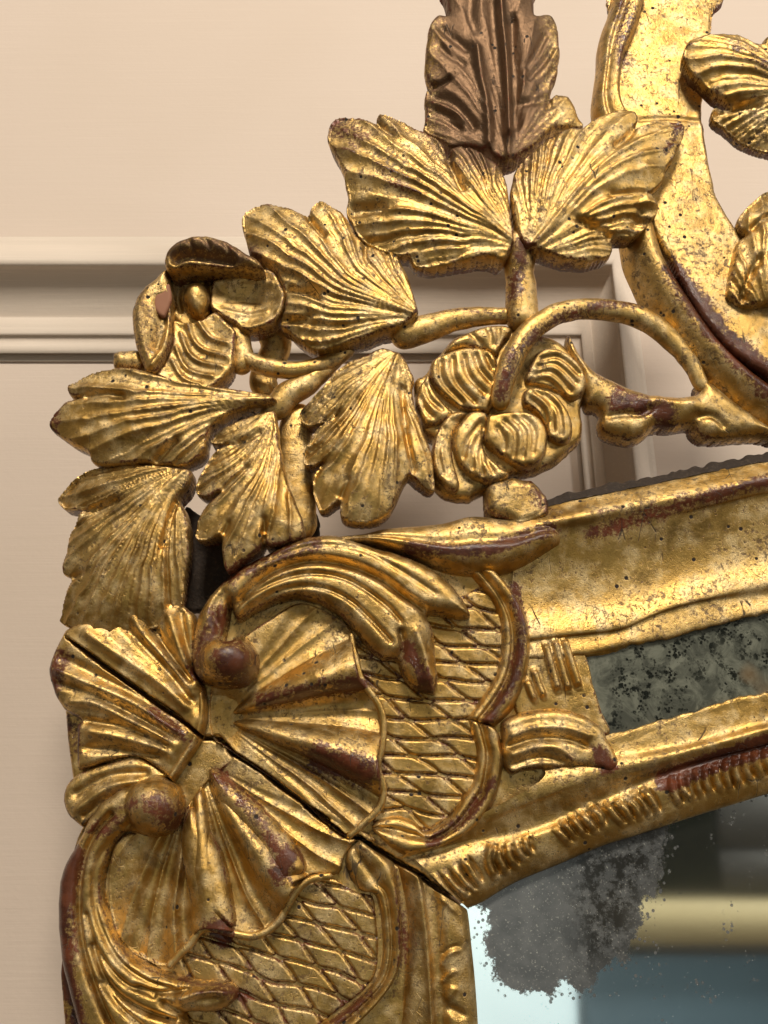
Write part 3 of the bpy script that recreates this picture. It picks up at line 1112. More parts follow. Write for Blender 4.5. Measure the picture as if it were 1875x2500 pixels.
relief('lattice_panel', P('H', (700, 560), (900, 700), (1000, 560), (1200, 480), (1350, 400), (1420, 380), (1520, 500), (1540, 750), (1430, 960), (1400, 1060), (1420, 1200), (1400, 1340), (1290, 1490), (1160, 1600),
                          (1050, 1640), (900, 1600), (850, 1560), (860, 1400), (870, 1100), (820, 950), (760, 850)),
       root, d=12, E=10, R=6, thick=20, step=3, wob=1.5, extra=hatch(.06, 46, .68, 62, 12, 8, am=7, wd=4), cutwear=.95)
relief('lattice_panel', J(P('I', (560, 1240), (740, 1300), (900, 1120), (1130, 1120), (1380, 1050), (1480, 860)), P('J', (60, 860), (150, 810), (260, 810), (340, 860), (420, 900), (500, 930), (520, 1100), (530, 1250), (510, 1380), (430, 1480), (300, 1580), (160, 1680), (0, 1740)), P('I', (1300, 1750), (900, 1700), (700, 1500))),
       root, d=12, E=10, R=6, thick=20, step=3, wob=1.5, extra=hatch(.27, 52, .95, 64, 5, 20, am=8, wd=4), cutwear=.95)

# --- right shell ----------------------------------------------------------------
def radial(hub, rim, specs, r0=230, bend=0.0):
    """fan of lobes about a hub: ('x', height, skew) convex lobe, ('c', depth, ridges, amp) hollow flute with arrises"""
    hub = np.asarray(hub, float)
    ang = np.unwrap([math.atan2(p[1] - hub[1], p[0] - hub[0]) for p in rim])
    if ang[0] > ang[-1]:
        ang = ang[::-1]
        specs = specs[::-1]

    def f(X, Y):
        dx, dy = X - hub[0], Y - hub[1]
        r = np.hypot(dx, dy)
        mid = .5 * (ang[0] + ang[-1])
        a = np.arctan2(dy, dx)
        a = mid + (a - mid + math.pi) % (2 * math.pi) - math.pi + bend * (r / 400) * (1 - r / 400) + .012 * noise(X, Y, 80, 44)
        h = np.zeros(X.shape)
        for i, sp in enumerate(specs):
            t = (a - ang[i]) / (ang[i + 1] - ang[i])
            m = (t >= 0) & (t < 1)
            tt = np.clip(t, 0, 1)
            if sp[0] == 'x':
                v = sp[1] * np.sin(math.pi * tt ** sp[2]) ** .5
            else:
                v = -sp[1] * np.sin(math.pi * tt) ** .8 + sp[3] * (1 - np.abs(np.sin(math.pi * sp[2] * tt)) ** .7) * np.clip(np.minimum(tt, 1 - tt) * 8, 0, 1)
            h = np.where(m, v, h)
        return h * np.clip(r / r0, 0, 1.15) - 34 * np.exp(-(r / 70) ** 2)
    return f


shell = relief('shell', P('H', (60, 760), (180, 640), (330, 540), (480, 460), (650, 520), (740, 600), (765, 720), (800, 860), (885, 980), (910, 1100), (890, 1240), (900, 1400), (870, 1520), (740, 1640), (640, 1600), (450, 1430), (250, 1290), (100, 1190), (30, 1130), (20, 950)),
               root, d=22, E=9, R=9, thick=30, step=2.8, crack=True, wob=2,
               extra=radial(P('H', (60, 1040))[0], P('H', (480, 440), (760, 630), (808, 915), (890, 1125), (838, 1410), (700, 1660)),
                            [('c', 8, 3, 4), ('x', 42, 1.45), ('c', 11, 2, 3), ('x', 42, 1.4), ('c', 4, 3, 7)], bend=.10),
               label='carved shell with a wide crack across it')
tube('shell_rim', P('H', (740, 610), (758, 720), (795, 850), (880, 975), (905, 1080), (895, 1200), (875, 1290), (905, 1400), (880, 1500), (790, 1590), (720, 1650)), shell, [42, 46, 48, 42, 40, 42, 42, 38, 36, 32, 28], [7, 8, 8, 8, 8, 8, 8, 8, 8, 8, 7], nseg=14, na=120, wob=1.2)

# --- lower shell ------------------------------------------------------------------
shell2 = relief('shell', J(P('W', (440, 1690), (500, 1640), (540, 1610), (640, 1690), (760, 1780), (815, 1815)), P('J', (400, 600), (330, 700), (300, 790), (150, 800), (60, 850)), P('I', (1560, 830), (1480, 880), (1400, 1020), (1230, 1140), (960, 1110), (860, 1210), (740, 1330), (560, 1270), (440, 1150), (390, 950), (400, 700), (480, 560), (740, 520))),
                root, d=20, E=9, R=9, thick=30, step=2.8, crack=True, wob=2,
                extra=radial(P('I', (900, 130))[0], P('I', (1700, 430), (1560, 800), (1385, 1000), (1125, 1130), (880, 1080), (745, 1330), (450, 1130), (380, 800)),
                             [('c', 3, 3, 6), ('x', 30, 1.1), ('c', 15, 2, 9), ('x', 28, .85), ('c', 12, 1, 0), ('c', 16, 2, 9), ('c', 8, 1, 0)], bend=-.12),
                label='lower shell with worn red lobes')
LOB = dict(thick=26, step=2.8, crack=True, wob=2)
relief('shell_lobe', P('I', (960, 185), (1030, 190), (1150, 285), (1280, 395), (1400, 525), (1500, 650), (1535, 755), (1490, 815), (1420, 895), (1385, 975), (1345, 820), (1270, 670), (1190, 575), (1070, 450), (985, 330)),
       shell2, d=26, E=40, R=32, tilt=(.04, .05), **LOB)
relief('shell_lobe', P('I', (800, 560), (860, 400), (930, 470), (1010, 600), (1060, 720), (1100, 900), (1125, 1095), (1000, 1065), (890, 1045), (850, 900), (815, 740)),
       shell2, d=24, E=38, R=32, tilt=(.02, .06), **LOB)
tube('shell_rim', P('I', (730, 1335), (800, 1260), (860, 1200), (920, 1120), (980, 1105), (1130, 1140), (1240, 1150), (1360, 1085), (1420, 990), (1480, 885), (1560, 825), (1690, 800)), shell2, 38, 8, nseg=14, na=120, wob=1.2)

# --- left shell ---------------------------------------------------------------------
relief('shell', P('G', (155, 315), (250, 277), (340, 277), (425, 298), (460, 245), (530, 195), (595, 220), (640, 290), (655, 320), (690, 225), (740, 170), (800, 170), (860, 215), (900, 270), (900, 420), (890, 560), (950, 660), (960, 780), (930, 920),
                  (880, 1010), (760, 1180), (700, 1150), (560, 1065), (400, 1085), (250, 1130), (213, 1110), (208, 890), (232, 850), (130, 785), (80, 690), (48, 600), (55, 510), (85, 430), (120, 365)),
       root, d=26, E=14, R=16, dome=10, thick=55, step=3, crack=True, wob=2.2,
       strokes=[(P('G', (880, 800), (700, 640), (450, 470), (250, 330)), 14, 9), (P('G', (900, 760), (740, 560), (560, 380), (470, 290)), 12, -10), (P('G', (900, 740), (780, 560), (620, 380), (540, 240)), 13, 10),
                (P('G', (890, 640), (760, 480), (655, 320)), 9, -14), (P('G', (910, 680), (820, 450), (740, 220)), 13, 11), (P('G', (900, 600), (840, 400), (810, 200)), 9, -8),
                (P('G', (840, 900), (600, 730), (350, 600), (110, 480)), 12, -8), (P('G', (820, 930), (560, 760), (330, 660), (80, 560)), 12, 10), (P('G', (800, 960), (560, 830), (300, 700), (100, 640)), 9, -8),
                (P('G', (780, 990), (560, 870), (330, 760), (150, 750)), 12, 9), (P('G', (760, 1010), (520, 900), (250, 850)), 9, -9), (P('G', (740, 1030), (500, 960), (260, 910)), 12, 8),
                (P('G', (720, 1060), (560, 1040), (420, 1020), (250, 1010)), 12, -12), (P('G', (930, 800), (850, 950), (720, 1080)), 16, 6)])
relief('shell_lobe', P('G', (760, 1170), (700, 1130), (560, 1068), (400, 1090), (260, 1132), (170, 1190), (130, 1270), (138, 1370), (200, 1440), (245, 1465), (340, 1390), (500, 1290), (640, 1230)),
       root, d=20, E=24, R=18, thick=50, step=3, wob=2, strokes=[(P('G', (640, 1150), (400, 1170), (180, 1290)), 10, -7), (P('G', (600, 1200), (400, 1240), (200, 1380)), 10, 8), (P('G', (520, 1250), (380, 1310), (240, 1420)), 7, -7)])
ribbon('shell_hinge', P('G', (900, 690), (890, 800), (870, 900), (830, 990), (770, 1080), (720, 1170)), P('G', (945, 670), (957, 780), (942, 900), (900, 1000), (840, 1095), (765, 1205)),
       [(0, -6), (.3, 12), (.6, 17), (.85, 8), (1, -18)], root, d=36, thick=20, crack=True, taper=(.05, .05))

# --- acanthus scroll over the shell ------------------------------------------------------
ac = J(P('G', (1090, 170), (1075, 260), (1052, 370), (1072, 408), (1118, 402), (1150, 345), (1220, 405), (1258, 495), (1242, 590), (1165, 652), (1050, 662), (930, 632), (880, 560), (868, 450), (888, 300), (925, 200), (990, 105)),
       P('H', (100, 340), (190, 270), (300, 215), (420, 150), (560, 115), (700, 120), (860, 175), (1000, 215), (1150, 285), (1260, 375), (1322, 460), (1342, 527), (1240, 525), (1130, 515), (1160, 600), (1168, 720), (1180, 830), (1165, 915), (1110, 912), (1045, 885), (1000, 820), (975, 755),
         (900, 745), (830, 690), (760, 600), (680, 520), (560, 450), (430, 430), (280, 480), (160, 545)))
relief('acanthus_scroll', ac, root, d=36, E=36, R=40, thick=40, step=3, wob=2,
       strokes=[(P('H', (120, 520), (300, 335), (500, 256), (700, 268), (880, 338), (1010, 430), (1130, 512)), 10, -22),
                (P('H', (200, 510), (380, 405), (560, 385), (720, 445), (850, 560), (950, 670)), 6, -8), (P('H', (180, 460), (350, 365), (530, 320), (720, 350), (900, 465), (1000, 570)), 6, -8),
                (P('H', (330, 250), (560, 180), (780, 200), (980, 300), (1180, 430)), 6, -4), (P('H', (985, 590), (1005, 690), (970, 770)), 9, -15),
                (P('H', (1060, 600), (1110, 730), (1150, 880)), 12, 10), (P('G', (1060, 380), (1010, 220), (1080, 90)), 9, -10)],
       balls=[(100 + 1085 * 700 / 1659, 1400 + 510 * 700 / 1659, 74, 66, 70)], label='curling acanthus scroll with a red worn ball end')

# --- top scroll with its knob ---------------------------------------------------------------
ribbon('top_scroll', P('F', (-60, 1490), (150, 1400), (400, 1370), (540, 1335), (830, 1310), (1000, 1270), (1180, 1280), (1350, 1270), (1470, 1300)),
       P('F', (-40, 1540), (200, 1470), (420, 1430), (560, 1465), (720, 1520), (880, 1575), (1050, 1590), (1250, 1560), (1490, 1430)),
       [(0, -6), (.1, 12), (.3, 26), (.45, 27), (.6, 38), (.8, 30), (.93, 8), (1, -14)], root, d=34, thick=50, taper=(.05, .07), wob=2)
relief('knob', P('F', (1080, 1115), (1130, 1085), (1220, 1072), (1320, 1090), (1380, 1140), (1415, 1205), (1415, 1290), (1370, 1315), (1250, 1345), (1190, 1310), (1085, 1260), (1070, 1180)),
       root, d=20, E=26, R=30, thick=50, wob=3, strokes=[(P('F', (1100, 1300), (1260, 1340), (1400, 1280), (1400, 1180)), 8, 8, 'r')])

# --- C scrolls to the right of the shell --------------------------------------------------------
ribbon('c_scroll', P('H', (1330, 290), (1400, 370), (1455, 450), (1492, 540), (1500, 640), (1490, 750), (1455, 850), (1395, 940), (1325, 1045)),
       P('H', (1470, 285), (1555, 380), (1615, 470), (1650, 580), (1657, 700), (1640, 820), (1605, 920), (1560, 1005), (1470, 1090)),
       [(0, -8), (.12, 14), (.26, 20), (.38, 14), (.55, 32), (.78, 32), (.93, 12), (1, -10)], root, d=20, thick=30, taper=(.04, .03))
ribbon('c_scroll', J(P('H', (1330, 1040), (1350, 1120), (1372, 1200)), P('J', (1090, 160), (1072, 260), (1010, 350), (940, 460), (860, 525), (790, 542), (735, 480), (640, 445), (540, 472), (490, 512))),
       J(P('H', (1470, 1085), (1500, 1130), (1512, 1200)), P('J', (1262, 120), (1245, 250), (1195, 400), (1100, 525), (980, 605), (850, 655), (740, 690), (690, 690), (600, 640), (500, 540))),
       [(0, -8), (.12, 12), (.28, 18), (.42, 10), (.6, 26), (.8, 27), (.93, 12), (1, -10)], root, d=20, thick=30, taper=(.03, .06), crack=True)
ribbon('c_scroll', P('J', (350, 660), (335, 730), (370, 820), (430, 895), (505, 915), (540, 1020), (555, 1200), (545, 1330), (500, 1430), (400, 1530), (270, 1632), (100, 1720), (-100, 1800)),
       P('J', (430, 585), (540, 650), (620, 735), (645, 850), (660, 950), (672, 1100), (672, 1230), (650, 1350), (600, 1455), (500, 1580), (360, 1710), (200, 1800), (0, 1900)),
       [(0, -10), (.12, 10), (.3, 16), (.45, 12), (.62, 24), (.82, 28), (.94, 14), (1, -8)], root, d=22, thick=34, taper=(.03, 0), crack=True)

# small acanthus leaf on the rail
relief('acanthus_leaf', J(P('K', (130, 1560), (260, 1505), (400, 1490), (520, 1500), (620, 1540), (700, 1600)), P('L', (740, 20), (790, 110), (800, 165), (745, 215), (660, 190), (560, 170), (400, 185), (250, 195), (160, 210), (120, 120), (120, 0))),
       root, d=22, E=24, R=26, thick=30, wob=2, strokes=[(P('L', (140, 60), (300, 10), (480, 10), (620, 60)), 8, -10), (P('L', (150, 0), (300, -50), (480, -50), (640, 0)), 9, 6), (P('L', (150, 110), (320, 60), (450, 70), (540, 150)), 9, 6), (P('L', (160, 170), (330, 120), (500, 150)), 9, -9)])

# --- left acanthus with ball ----------------------------------------------------------------------
la = P('I', (690, 220), (600, 232), (480, 285), (350, 372), (272, 470), (225, 570), (150, 705), (102, 840), (95, 1100), (125, 1350), (205, 1660), (240, 1800), (800, 1800), (850, 1670), (835, 1600), (1000, 1592), (1110, 1545), (1142, 1470), (1085, 1420), (940, 1412), (800, 1390), (650, 1340), (520, 1258), (430, 1150), (382, 1020), (350, 930), (352, 850), (372, 740),
       (405, 640), (475, 555), (545, 560), (640, 580), (745, 560), (808, 500), (826, 400), (795, 290))
relief('acanthus_scroll', la, root, d=26, E=30, R=36, thick=60, step=3, wob=2.2,
       strokes=[(P('I', (430, 430), (310, 570), (238, 780), (228, 1050), (275, 1300), (370, 1560), (450, 1720)), 8, -18), (P('I', (440, 560), (345, 700), (315, 850), (340, 1050), (450, 1270), (620, 1400), (780, 1450)), 7, -8),
                (P('I', (300, 1180), (400, 1420), (580, 1560), (800, 1640)), 8, -14), (P('I', (270, 1000), (330, 1200), (480, 1400), (680, 1500)), 6, -7),
                (P('I', (350, 1400), (480, 1560), (620, 1680)), 7, -9), (P('I', (790, 1510), (950, 1455), (1100, 1450)), 12, 14), (P('I', (560, 1430), (700, 1470), (880, 1450)), 7, -12), (P('I', (700, 1520), (810, 1590), (840, 1680)), 9, -13),
                (P('I', (460, 545), (520, 500), (540, 430)), 9, -14)],
       balls=[(100 + 660 * .42194, 1800 + 402 * .42194, 72, 72, 66)], label='acanthus scroll with ball end at the lower left edge')

# --- strap work and crest at the right ----------------------------------------------------------------
relief('crest_strap', J(P('B', (430, -120), (1290, -120), (1245, 5), (1218, 130), (1215, 240), (1185, 600), (1142, 770), (1130, 940), (1150, 1080), (1190, 1370), (1240, 1600), (1330, 1770), (1420, 1920), (1560, 2040), (1850, 2060)),
                        P('C', (1850, 1250), (1600, 1080), (1380, 930), (1180, 720), (1000, 430), (850, 120), (760, -40)), P('B', (640, 1700), (560, 1400), (480, 1000), (350, 950), (340, 500), (400, 100))),
       root, d=26, E=14, R=8, thick=40, step=3.5, wob=2.5, tilt=(0, .07), strokes=[(P('B', (600, 960), (850, 945), (1140, 975)), 5, -4), (P('B', (1245, 10), (1215, 300), (1140, 900), (1200, 1400), (1420, 1920)), 8, 4)])
ribbon('strap_bead', P('B', (410, -100), (395, 0), (375, 80), (328, 200), (300, 330), (293, 480), (270, 650), (255, 780), (265, 900), (300, 1000)),
       P('B', (680, -100), (650, 0), (610, 150), (560, 280), (500, 420), (472, 600), (468, 720), (492, 830), (560, 960)),
       [(0, -20), (.12, 4), (.3, 18), (.42, 12), (.6, 20), (.85, 24), (.97, 8), (1, 0)], root, d=30, thick=44, wob=1.8)
ribbon('strap_bead', J(P('B', (480, 1820), (500, 1930)), P('C', (530, 100), (600, 260), (680, 430), (790, 590), (920, 760), (1060, 930), (1210, 1080), (1380, 1230), (1660, 1450), (1900, 1620))),
       J(P('B', (740, 1750), (780, 1900)), P('C', (830, 60), (920, 220), (1050, 420), (1180, 610), (1330, 800), (1500, 960), (1660, 1080), (1850, 1200), (2050, 1330))),
       [(0, -30), (.1, -6), (.25, 16), (.45, 36), (.65, 44), (.8, 36), (.92, 18), (1, 4)], root, d=28, thick=40, wob=2.2)

# --- branches -----------------------------------------------------------------------------------------
tube('stem', J(P('A', (1155, 1330), (1160, 1420), (1160, 1500), (1155, 1580)), P('F', (1265, 40), (1270, 170), (1290, 290))), root, [60, 60, 54, 46, 42, 40, 34], [36, 40, 40, 38, 40, 42, 46], na=80, wob=2.5, seed=1)
tube('branch', P('F', (560, 330), (650, 300), (760, 268), (900, 225), (1050, 205), (1230, 205), (1330, 215)), root, [40, 42, 40, 34, 30, 30, 30], [30, 40, 36, 31, 25, 22, 20], wob=2.5, seed=2)
tube('branch', J(P('F', (1150, 720), (1158, 640), (1180, 540), (1225, 420), (1310, 290), (1430, 205)), P('C', (50, 525), (170, 512), (350, 520), (500, 545), (640, 590), (790, 690), (930, 830), (1040, 970), (1110, 1110), (1160, 1180))), root,
     [62, 72, 80, 82, 76, 66, 58, 52, 46, 42, 40, 38, 36, 34, 30, 26], [20, 23, 26, 29, 29, 28, 28, 28, 28, 29, 30, 28, 25, 22, 20, 18], na=160, wob=2, seed=3)
relief('branch', P('C', (30, 715), (70, 740), (120, 830), (185, 930), (300, 1030), (430, 1100), (560, 1150), (700, 1195), (850, 1207), (1000, 1212), (1090, 1180), (1110, 1080), (1210, 1110), (1350, 1220), (1500, 1330), (1660, 1445), (1800, 1520), (1800, 1580), (1650, 1550), (1500, 1550), (1350, 1565), (1180, 1570), (1110, 1540), (1060, 1490),
                   (1040, 1450), (900, 1470), (760, 1470), (700, 1510), (640, 1550), (540, 1572), (420, 1552), (330, 1512), (285, 1430), (310, 1350), (260, 1300), (190, 1285), (150, 1180), (100, 1000), (30, 860)),
       root, d=10, E=34, R=34, thick=40, step=3, wob=2, strokes=[(P('C', (330, 1400), (480, 1380), (620, 1380), (720, 1320)), 9, -10), (P('C', (700, 1230), (900, 1300), (1100, 1300)), 18, 8), (P('C', (1050, 1400), (1200, 1400), (1310, 1500)), 9, -9)])
tube('branch', P('D', (720, 980), (800, 1030), (900, 1060), (1040, 1075), (1180, 1050), (1290, 1000), (1380, 930)), root, [30, 36, 38, 38, 36, 32, 28], [18, 22, 24, 23, 22, 22, 18], wob=2, seed=4)
tube('branch', P('D', (700, 820), (720, 900), (740, 1000), (720, 1100)), root, 26, [30, 28, 30, 26], wob=3, seed=5, na=50)
tube('branch', P('D', (1310, 960), (1150, 1130), (1000, 1220), (930, 1300), (850, 1260)), root, [20, 24, 26, 26, 24], [24, 28, 34, 32, 26], wob=3, seed=6)
tube('post', P('E', (1560, 440), (1520, 600), (1520, 800), (1530, 1000), (1540, 1240)), root, [0, 2, 2, 2, 0], [36, 44, 46, 46, 44], flat=.5, wob=3, seed=7)
tube('post', P('D', (880, 760), (920, 860), (930, 960), (860, 1120), (900, 1230)), root, -34, [40, 42, 40, 36, 36], flat=.6, wob=3, seed=8)
relief('backing_block', P('E', (870, 1060), (960, 1080), (1150, 1180), (1180, 1420), (1050, 1600), (900, 1640), (860, 1500)), root, d=-46, E=8, R=6, thick=50, mat=WOOD)
relief('backing_block', P('E', (1560, 1080), (1650, 1080), (1640, 1300), (1560, 1330)), root, d=-46, E=8, R=6, thick=40, mat=WOOD)

# --- leaves ---------------------------------------------------------------------------------------------
relief('leaf', P('A', (725, -160), (730, -20), (738, 70), (720, 80), (685, 75), (640, 130), (615, 250), (608, 400), (625, 465), (640, 498), (612, 530), (610, 700), (603, 765), (680, 812), (760, 865), (860, 870), (960, 900), (1010, 940), (1085, 960), (1180, 915), (1260, 860), (1345, 770), (1440, 755), (1522, 738), (1500, 680), (1445, 568), (1365, 558), (1335, 575),
                 (1345, 500), (1375, 430), (1392, 300), (1385, 170), (1355, 90), (1305, 74), (1250, 92), (1243, -20), (1240, -160)),
       root, d=8, E=10, R=14, dome=8, hs_scale=1.5, thick=50, wob=2.5, fan=dict(mid=P('A', (1085, 940), (1078, 600), (1055, 250), (1030, -160)), n=13, amp=4, rib=6, a0=.05, g=1.2, seed=23, lob=7, curl=10, tip=0), tilt=(0, .05),
       strokes=[(P('A', (1030, -100), (1045, 150), (1075, 450), (1085, 850)), 9, 14), (P('A', (900, 300), (925, 480), (960, 640), (975, 900)), 9, 11), (P('A', (1110, 100), (1120, 400), (1125, 800)), 15, -14), (P('A', (1000, 0), (1005, 400), (1030, 800)), 20, -6),
                (P('A', (690, 150), (780, 250), (870, 330)), 10, -7), (P('A', (690, 270), (760, 350), (850, 420)), 10, -6), (P('A', (640, 495), (700, 500), (770, 470)), 7, -12, 'v'), (P('A', (650, 560), (760, 610), (860, 720), (900, 800)), 12, -8), (P('A', (640, 650), (740, 710), (830, 800)), 12, -7), (P('A', (630, 600), (750, 660), (850, 760)), 9, 6),
                (P('A', (1180, 440), (1250, 330), (1310, 200)), 9, -7), (P('A', (1190, 500), (1290, 380), (1350, 290)), 9, -7), (P('A', (1240, 580), (1310, 480), (1370, 400)), 9, -6), (P('A', (1130, 640), (1240, 620), (1330, 580)), 12, -8), (P('A', (1320, 580), (1330, 620), (1310, 660)), 6, -7), (P('A', (890, -50), (870, 100), (900, 250)), 16, -7)],
       label='dull bronze upright leaf at the top')
relief('leaf', P('A', (1125, 1425), (1110, 1300), (1098, 1180), (1080, 1050), (1040, 965), (960, 905), (880, 852), (800, 850), (757, 880), (742, 915), (715, 845), (620, 770), (560, 740), (480, 690), (400, 650), (350, 645), (330, 668), (330, 705), (280, 680), (200, 660), (100, 654), (60, 690), (42, 760), (60, 820), (100, 890), (135, 960), (150, 1050), (165, 1120), (155, 1200),
                 (180, 1262), (215, 1335), (280, 1392), (370, 1442), (450, 1470), (520, 1480), (560, 1530), (650, 1545), (750, 1532), (850, 1520), (930, 1500), (1000, 1506), (1060, 1520)),
       root, d=72, E=7, R=12, thick=60, dome=10, fan=dict(mid=P('A', (1110, 1420), (960, 1310), (860, 1250), (700, 1130), (500, 1000), (340, 890), (180, 770)), n=19, amp=9, rib=7, a0=.10, g=1.4, seed=3),
       strokes=[(P('A', (160, 1195), (280, 1205), (400, 1215)), 14, -26), (P('A', (330, 690), (390, 760), (440, 800)), 8, -12), (P('A', (742, 900), (760, 980), (830, 1150)), 9, -14), (P('A', (560, 1470), (700, 1440), (1000, 1440)), 7, -6)], tilt=(.03, .02))
relief('leaf', J(P('A', (1175, 1425), (1135, 1330), (1110, 1150), (1120, 1030), (1170, 930), (1250, 860), (1330, 795), (1430, 745), (1510, 745)),
                 P('B', (165, 1030), (260, 960), (340, 915), (430, 882), (540, 880), (600, 918), (608, 985), (578, 1045), (640, 1025), (760, 985), (900, 975), (985, 990), (995, 1030), (965, 1130), (900, 1270), (845, 1340), (835, 1400), (800, 1460), (740, 1520), (690, 1555), (725, 1590), (772, 1640), (765, 1710), (705, 1785), (680, 1830), (600, 1890), (530, 1910), (400, 1925), (405, 2000), (370, 2060), (300, 2090), (200, 2112), (60, 2105)),
                 P('A', (1420, 1505), (1340, 1482), (1275, 1460), (1215, 1440))),
       root, d=84, E=7, R=12, dome=10, thick=60, fan=dict(mid=P('W', (1140, 545), (1185, 500), (1240, 430), (1300, 370), (1370, 320), (1455, 280)), n=19, amp=9, rib=8, a0=.10, g=1.4, seed=5),
       strokes=[(P('B', (580, 1045), (480, 1160), (380, 1240)), 9, -16), (P('B', (690, 1555), (500, 1590), (350, 1610)), 8, -10), (P('B', (400, 1925), (250, 1850), (80, 1800)), 9, -18), (P('B', (600, 1640), (700, 1640), (750, 1690)), 16, 10), (P('B', (620, 1700), (620, 1760), (560, 1860)), 10, -10)])
relief('leaf', P('D', (1735, 785), (1750, 728), (1693, 540), (1615, 400), (1520, 375), (1420, 325), (1345, 190), (1300, 140), (1240, 100), (1185, 74), (1135, 118), (1112, 168), (1040, 135), (960, 105), (880, 92), (800, 105), (740, 140), (728, 200), (750, 280), (780, 390), (830, 425), (920, 500), (975, 600), (985, 700), (960, 810), (1010, 850), (1050, 890), (1100, 932), (1180, 962), (1300, 946), (1450, 912), (1560, 872), (1640, 850)),
       root, d=62, E=7, R=12, dome=10, thick=60, fan=dict(mid=P('D', (1730, 780), (1600, 735), (1450, 680), (1320, 620), (1200, 520), (1050, 380), (820, 190)), n=19, amp=9, rib=6, a0=.10, g=1.4, seed=7), tilt=(.04, .05),
       strokes=[(P('D', (1112, 168), (1160, 250), (1220, 330)), 9, -14), (P('D', (985, 620), (1100, 640), (1200, 690)), 9, -16), (P('D', (1000, 790), (1150, 790)), 7, -10)])
relief('leaf', P('F', (610, 385), (645, 425), (668, 470), (690, 520), (682, 600), (700, 700), (740, 820), (775, 900), (790, 990), (800, 1145), (725, 1120), (665, 1065), (645, 1085), (610, 1160), (560, 1262), (500, 1312), (410, 1332), (312, 1312), (290, 1262), (285, 1205), (200, 1262), (160, 1220), (140, 1130), (152, 1050), (215, 985), (110, 1012), (88, 950), (130, 860), (170, 800), (250, 745), (285, 708), (200, 770), (100, 776), (63, 720), (100, 670), (180, 580), (250, 490), (330, 430), (420, 390), (520, 352)),
       root, d=66, E=7, R=12, dome=10, thick=60, smoothpts=3, fan=dict(mid=P('F', (605, 385), (565, 520), (530, 680), (512, 850), (485, 1020), (400, 1310)), n=19, amp=9, rib=6, a0=.08, g=1.45, seed=9), tilt=(-.05, .10),
       strokes=[(P('F', (285, 706), (240, 745), (180, 772)), 8, -10), (P('F', (620, 560), (640, 800), (690, 1060)), 8, -14), (P('F', (285, 1205), (340, 1080)), 8, -12), (P('F', (215, 985), (150, 1030)), 8, -10)])
relief('leaf', P('E', (195, 352), (200, 325), (240, 308), (280, 280), (360, 255), (470, 238), (560, 238), (640, 250), (780, 300), (950, 330), (1100, 350), (1250, 370), (1390, 400), (1395, 440), (1250, 472), (1150, 505), (1090, 545), (1035, 590), (1012, 645), (1000, 720), (960, 762), (870, 797), (740, 797), (640, 785), (500, 792), (352, 778), (320, 720), (260, 690), (180, 642), (110, 592), (88, 550), (100, 518), (140, 470), (200, 422), (285, 405), (225, 395)),
       root, d=58, E=7, R=12, dome=10, thick=60, fan=dict(mid=P('E', (1390, 425), (1150, 440), (900, 470), (600, 510), (350, 535), (120, 548)), n=19, amp=9, rib=5, a0=.06, g=1.45, seed=11),
       strokes=[(P('E', (290, 405), (420, 400), (560, 420)), 9, -10), (P('E', (700, 795), (780, 720), (850, 650)), 9, -16)])
relief('leaf', P('E', (350, 802), (500, 788), (650, 798), (870, 825), (930, 850), (905, 930), (850, 995), (885, 1060), (908, 1150), (905, 1300), (885, 1440), (860, 1600), (780, 1700), (600, 1760), (300, 1760), (150, 1700), (152, 1660), (170, 1600), (192, 1500), (212, 1450), (168, 1420), (164, 1370), (190, 1280), (205, 1200), (240, 1130), (268, 1058), (360, 1045), (200, 1040), (145, 1020), (128, 980), (160, 930), (230, 860)),
       root, d=44, E=7, R=12, dome=10, thick=60, fan=dict(mid=P('E', (890, 840), (740, 1000), (560, 1250), (400, 1500), (280, 1740)), n=22, amp=10, rib=4, a0=.10, g=1.4, seed=13), tilt=(.06, .0),
       strokes=[(P('E', (850, 995), (800, 1120), (760, 1300)), 9, -14), (P('E', (268, 1058), (380, 1040), (520, 1000)), 10, -16), (P('E', (215, 1445), (320, 1420)), 8, -10)])
relief('leaf', P('E', (1392, 462), (1300, 474), (1180, 520), (1090, 560), (1032, 610), (1022, 648), (1090, 660), (1160, 662), (1065, 685), (1000, 770), (960, 850), (938, 930), (950, 962), (1000, 977), (1085, 955), (1012, 1025), (970, 1092), (943, 1190), (950, 1228), (1000, 1237), (1095, 1215), (1100, 1300), (1110, 1372), (1140, 1424), (1205, 1370), (1318, 1292), (1345, 1215), (1352, 1272), (1450, 1252), (1565, 1212), (1555, 1100), (1480, 900), (1445, 750), (1425, 640), (1412, 540)),
       root, d=68, E=7, R=12, dome=10, thick=60, smoothpts=3, fan=dict(mid=P('E', (1400, 460), (1405, 620), (1370, 850), (1290, 1080), (1160, 1400)), n=19, amp=9, rib=5, a0=.08, g=1.45, seed=15), tilt=(-.06, .10),
       strokes=[(P('E', (1165, 660), (1250, 640), (1330, 590)), 8, -10), (P('E', (1090, 953), (1180, 880), (1260, 800)), 9, -10), (P('E', (1345, 1210), (1340, 1100)), 7, -12), (P('E', (1100, 1215), (1150, 1120)), 8, -10)])
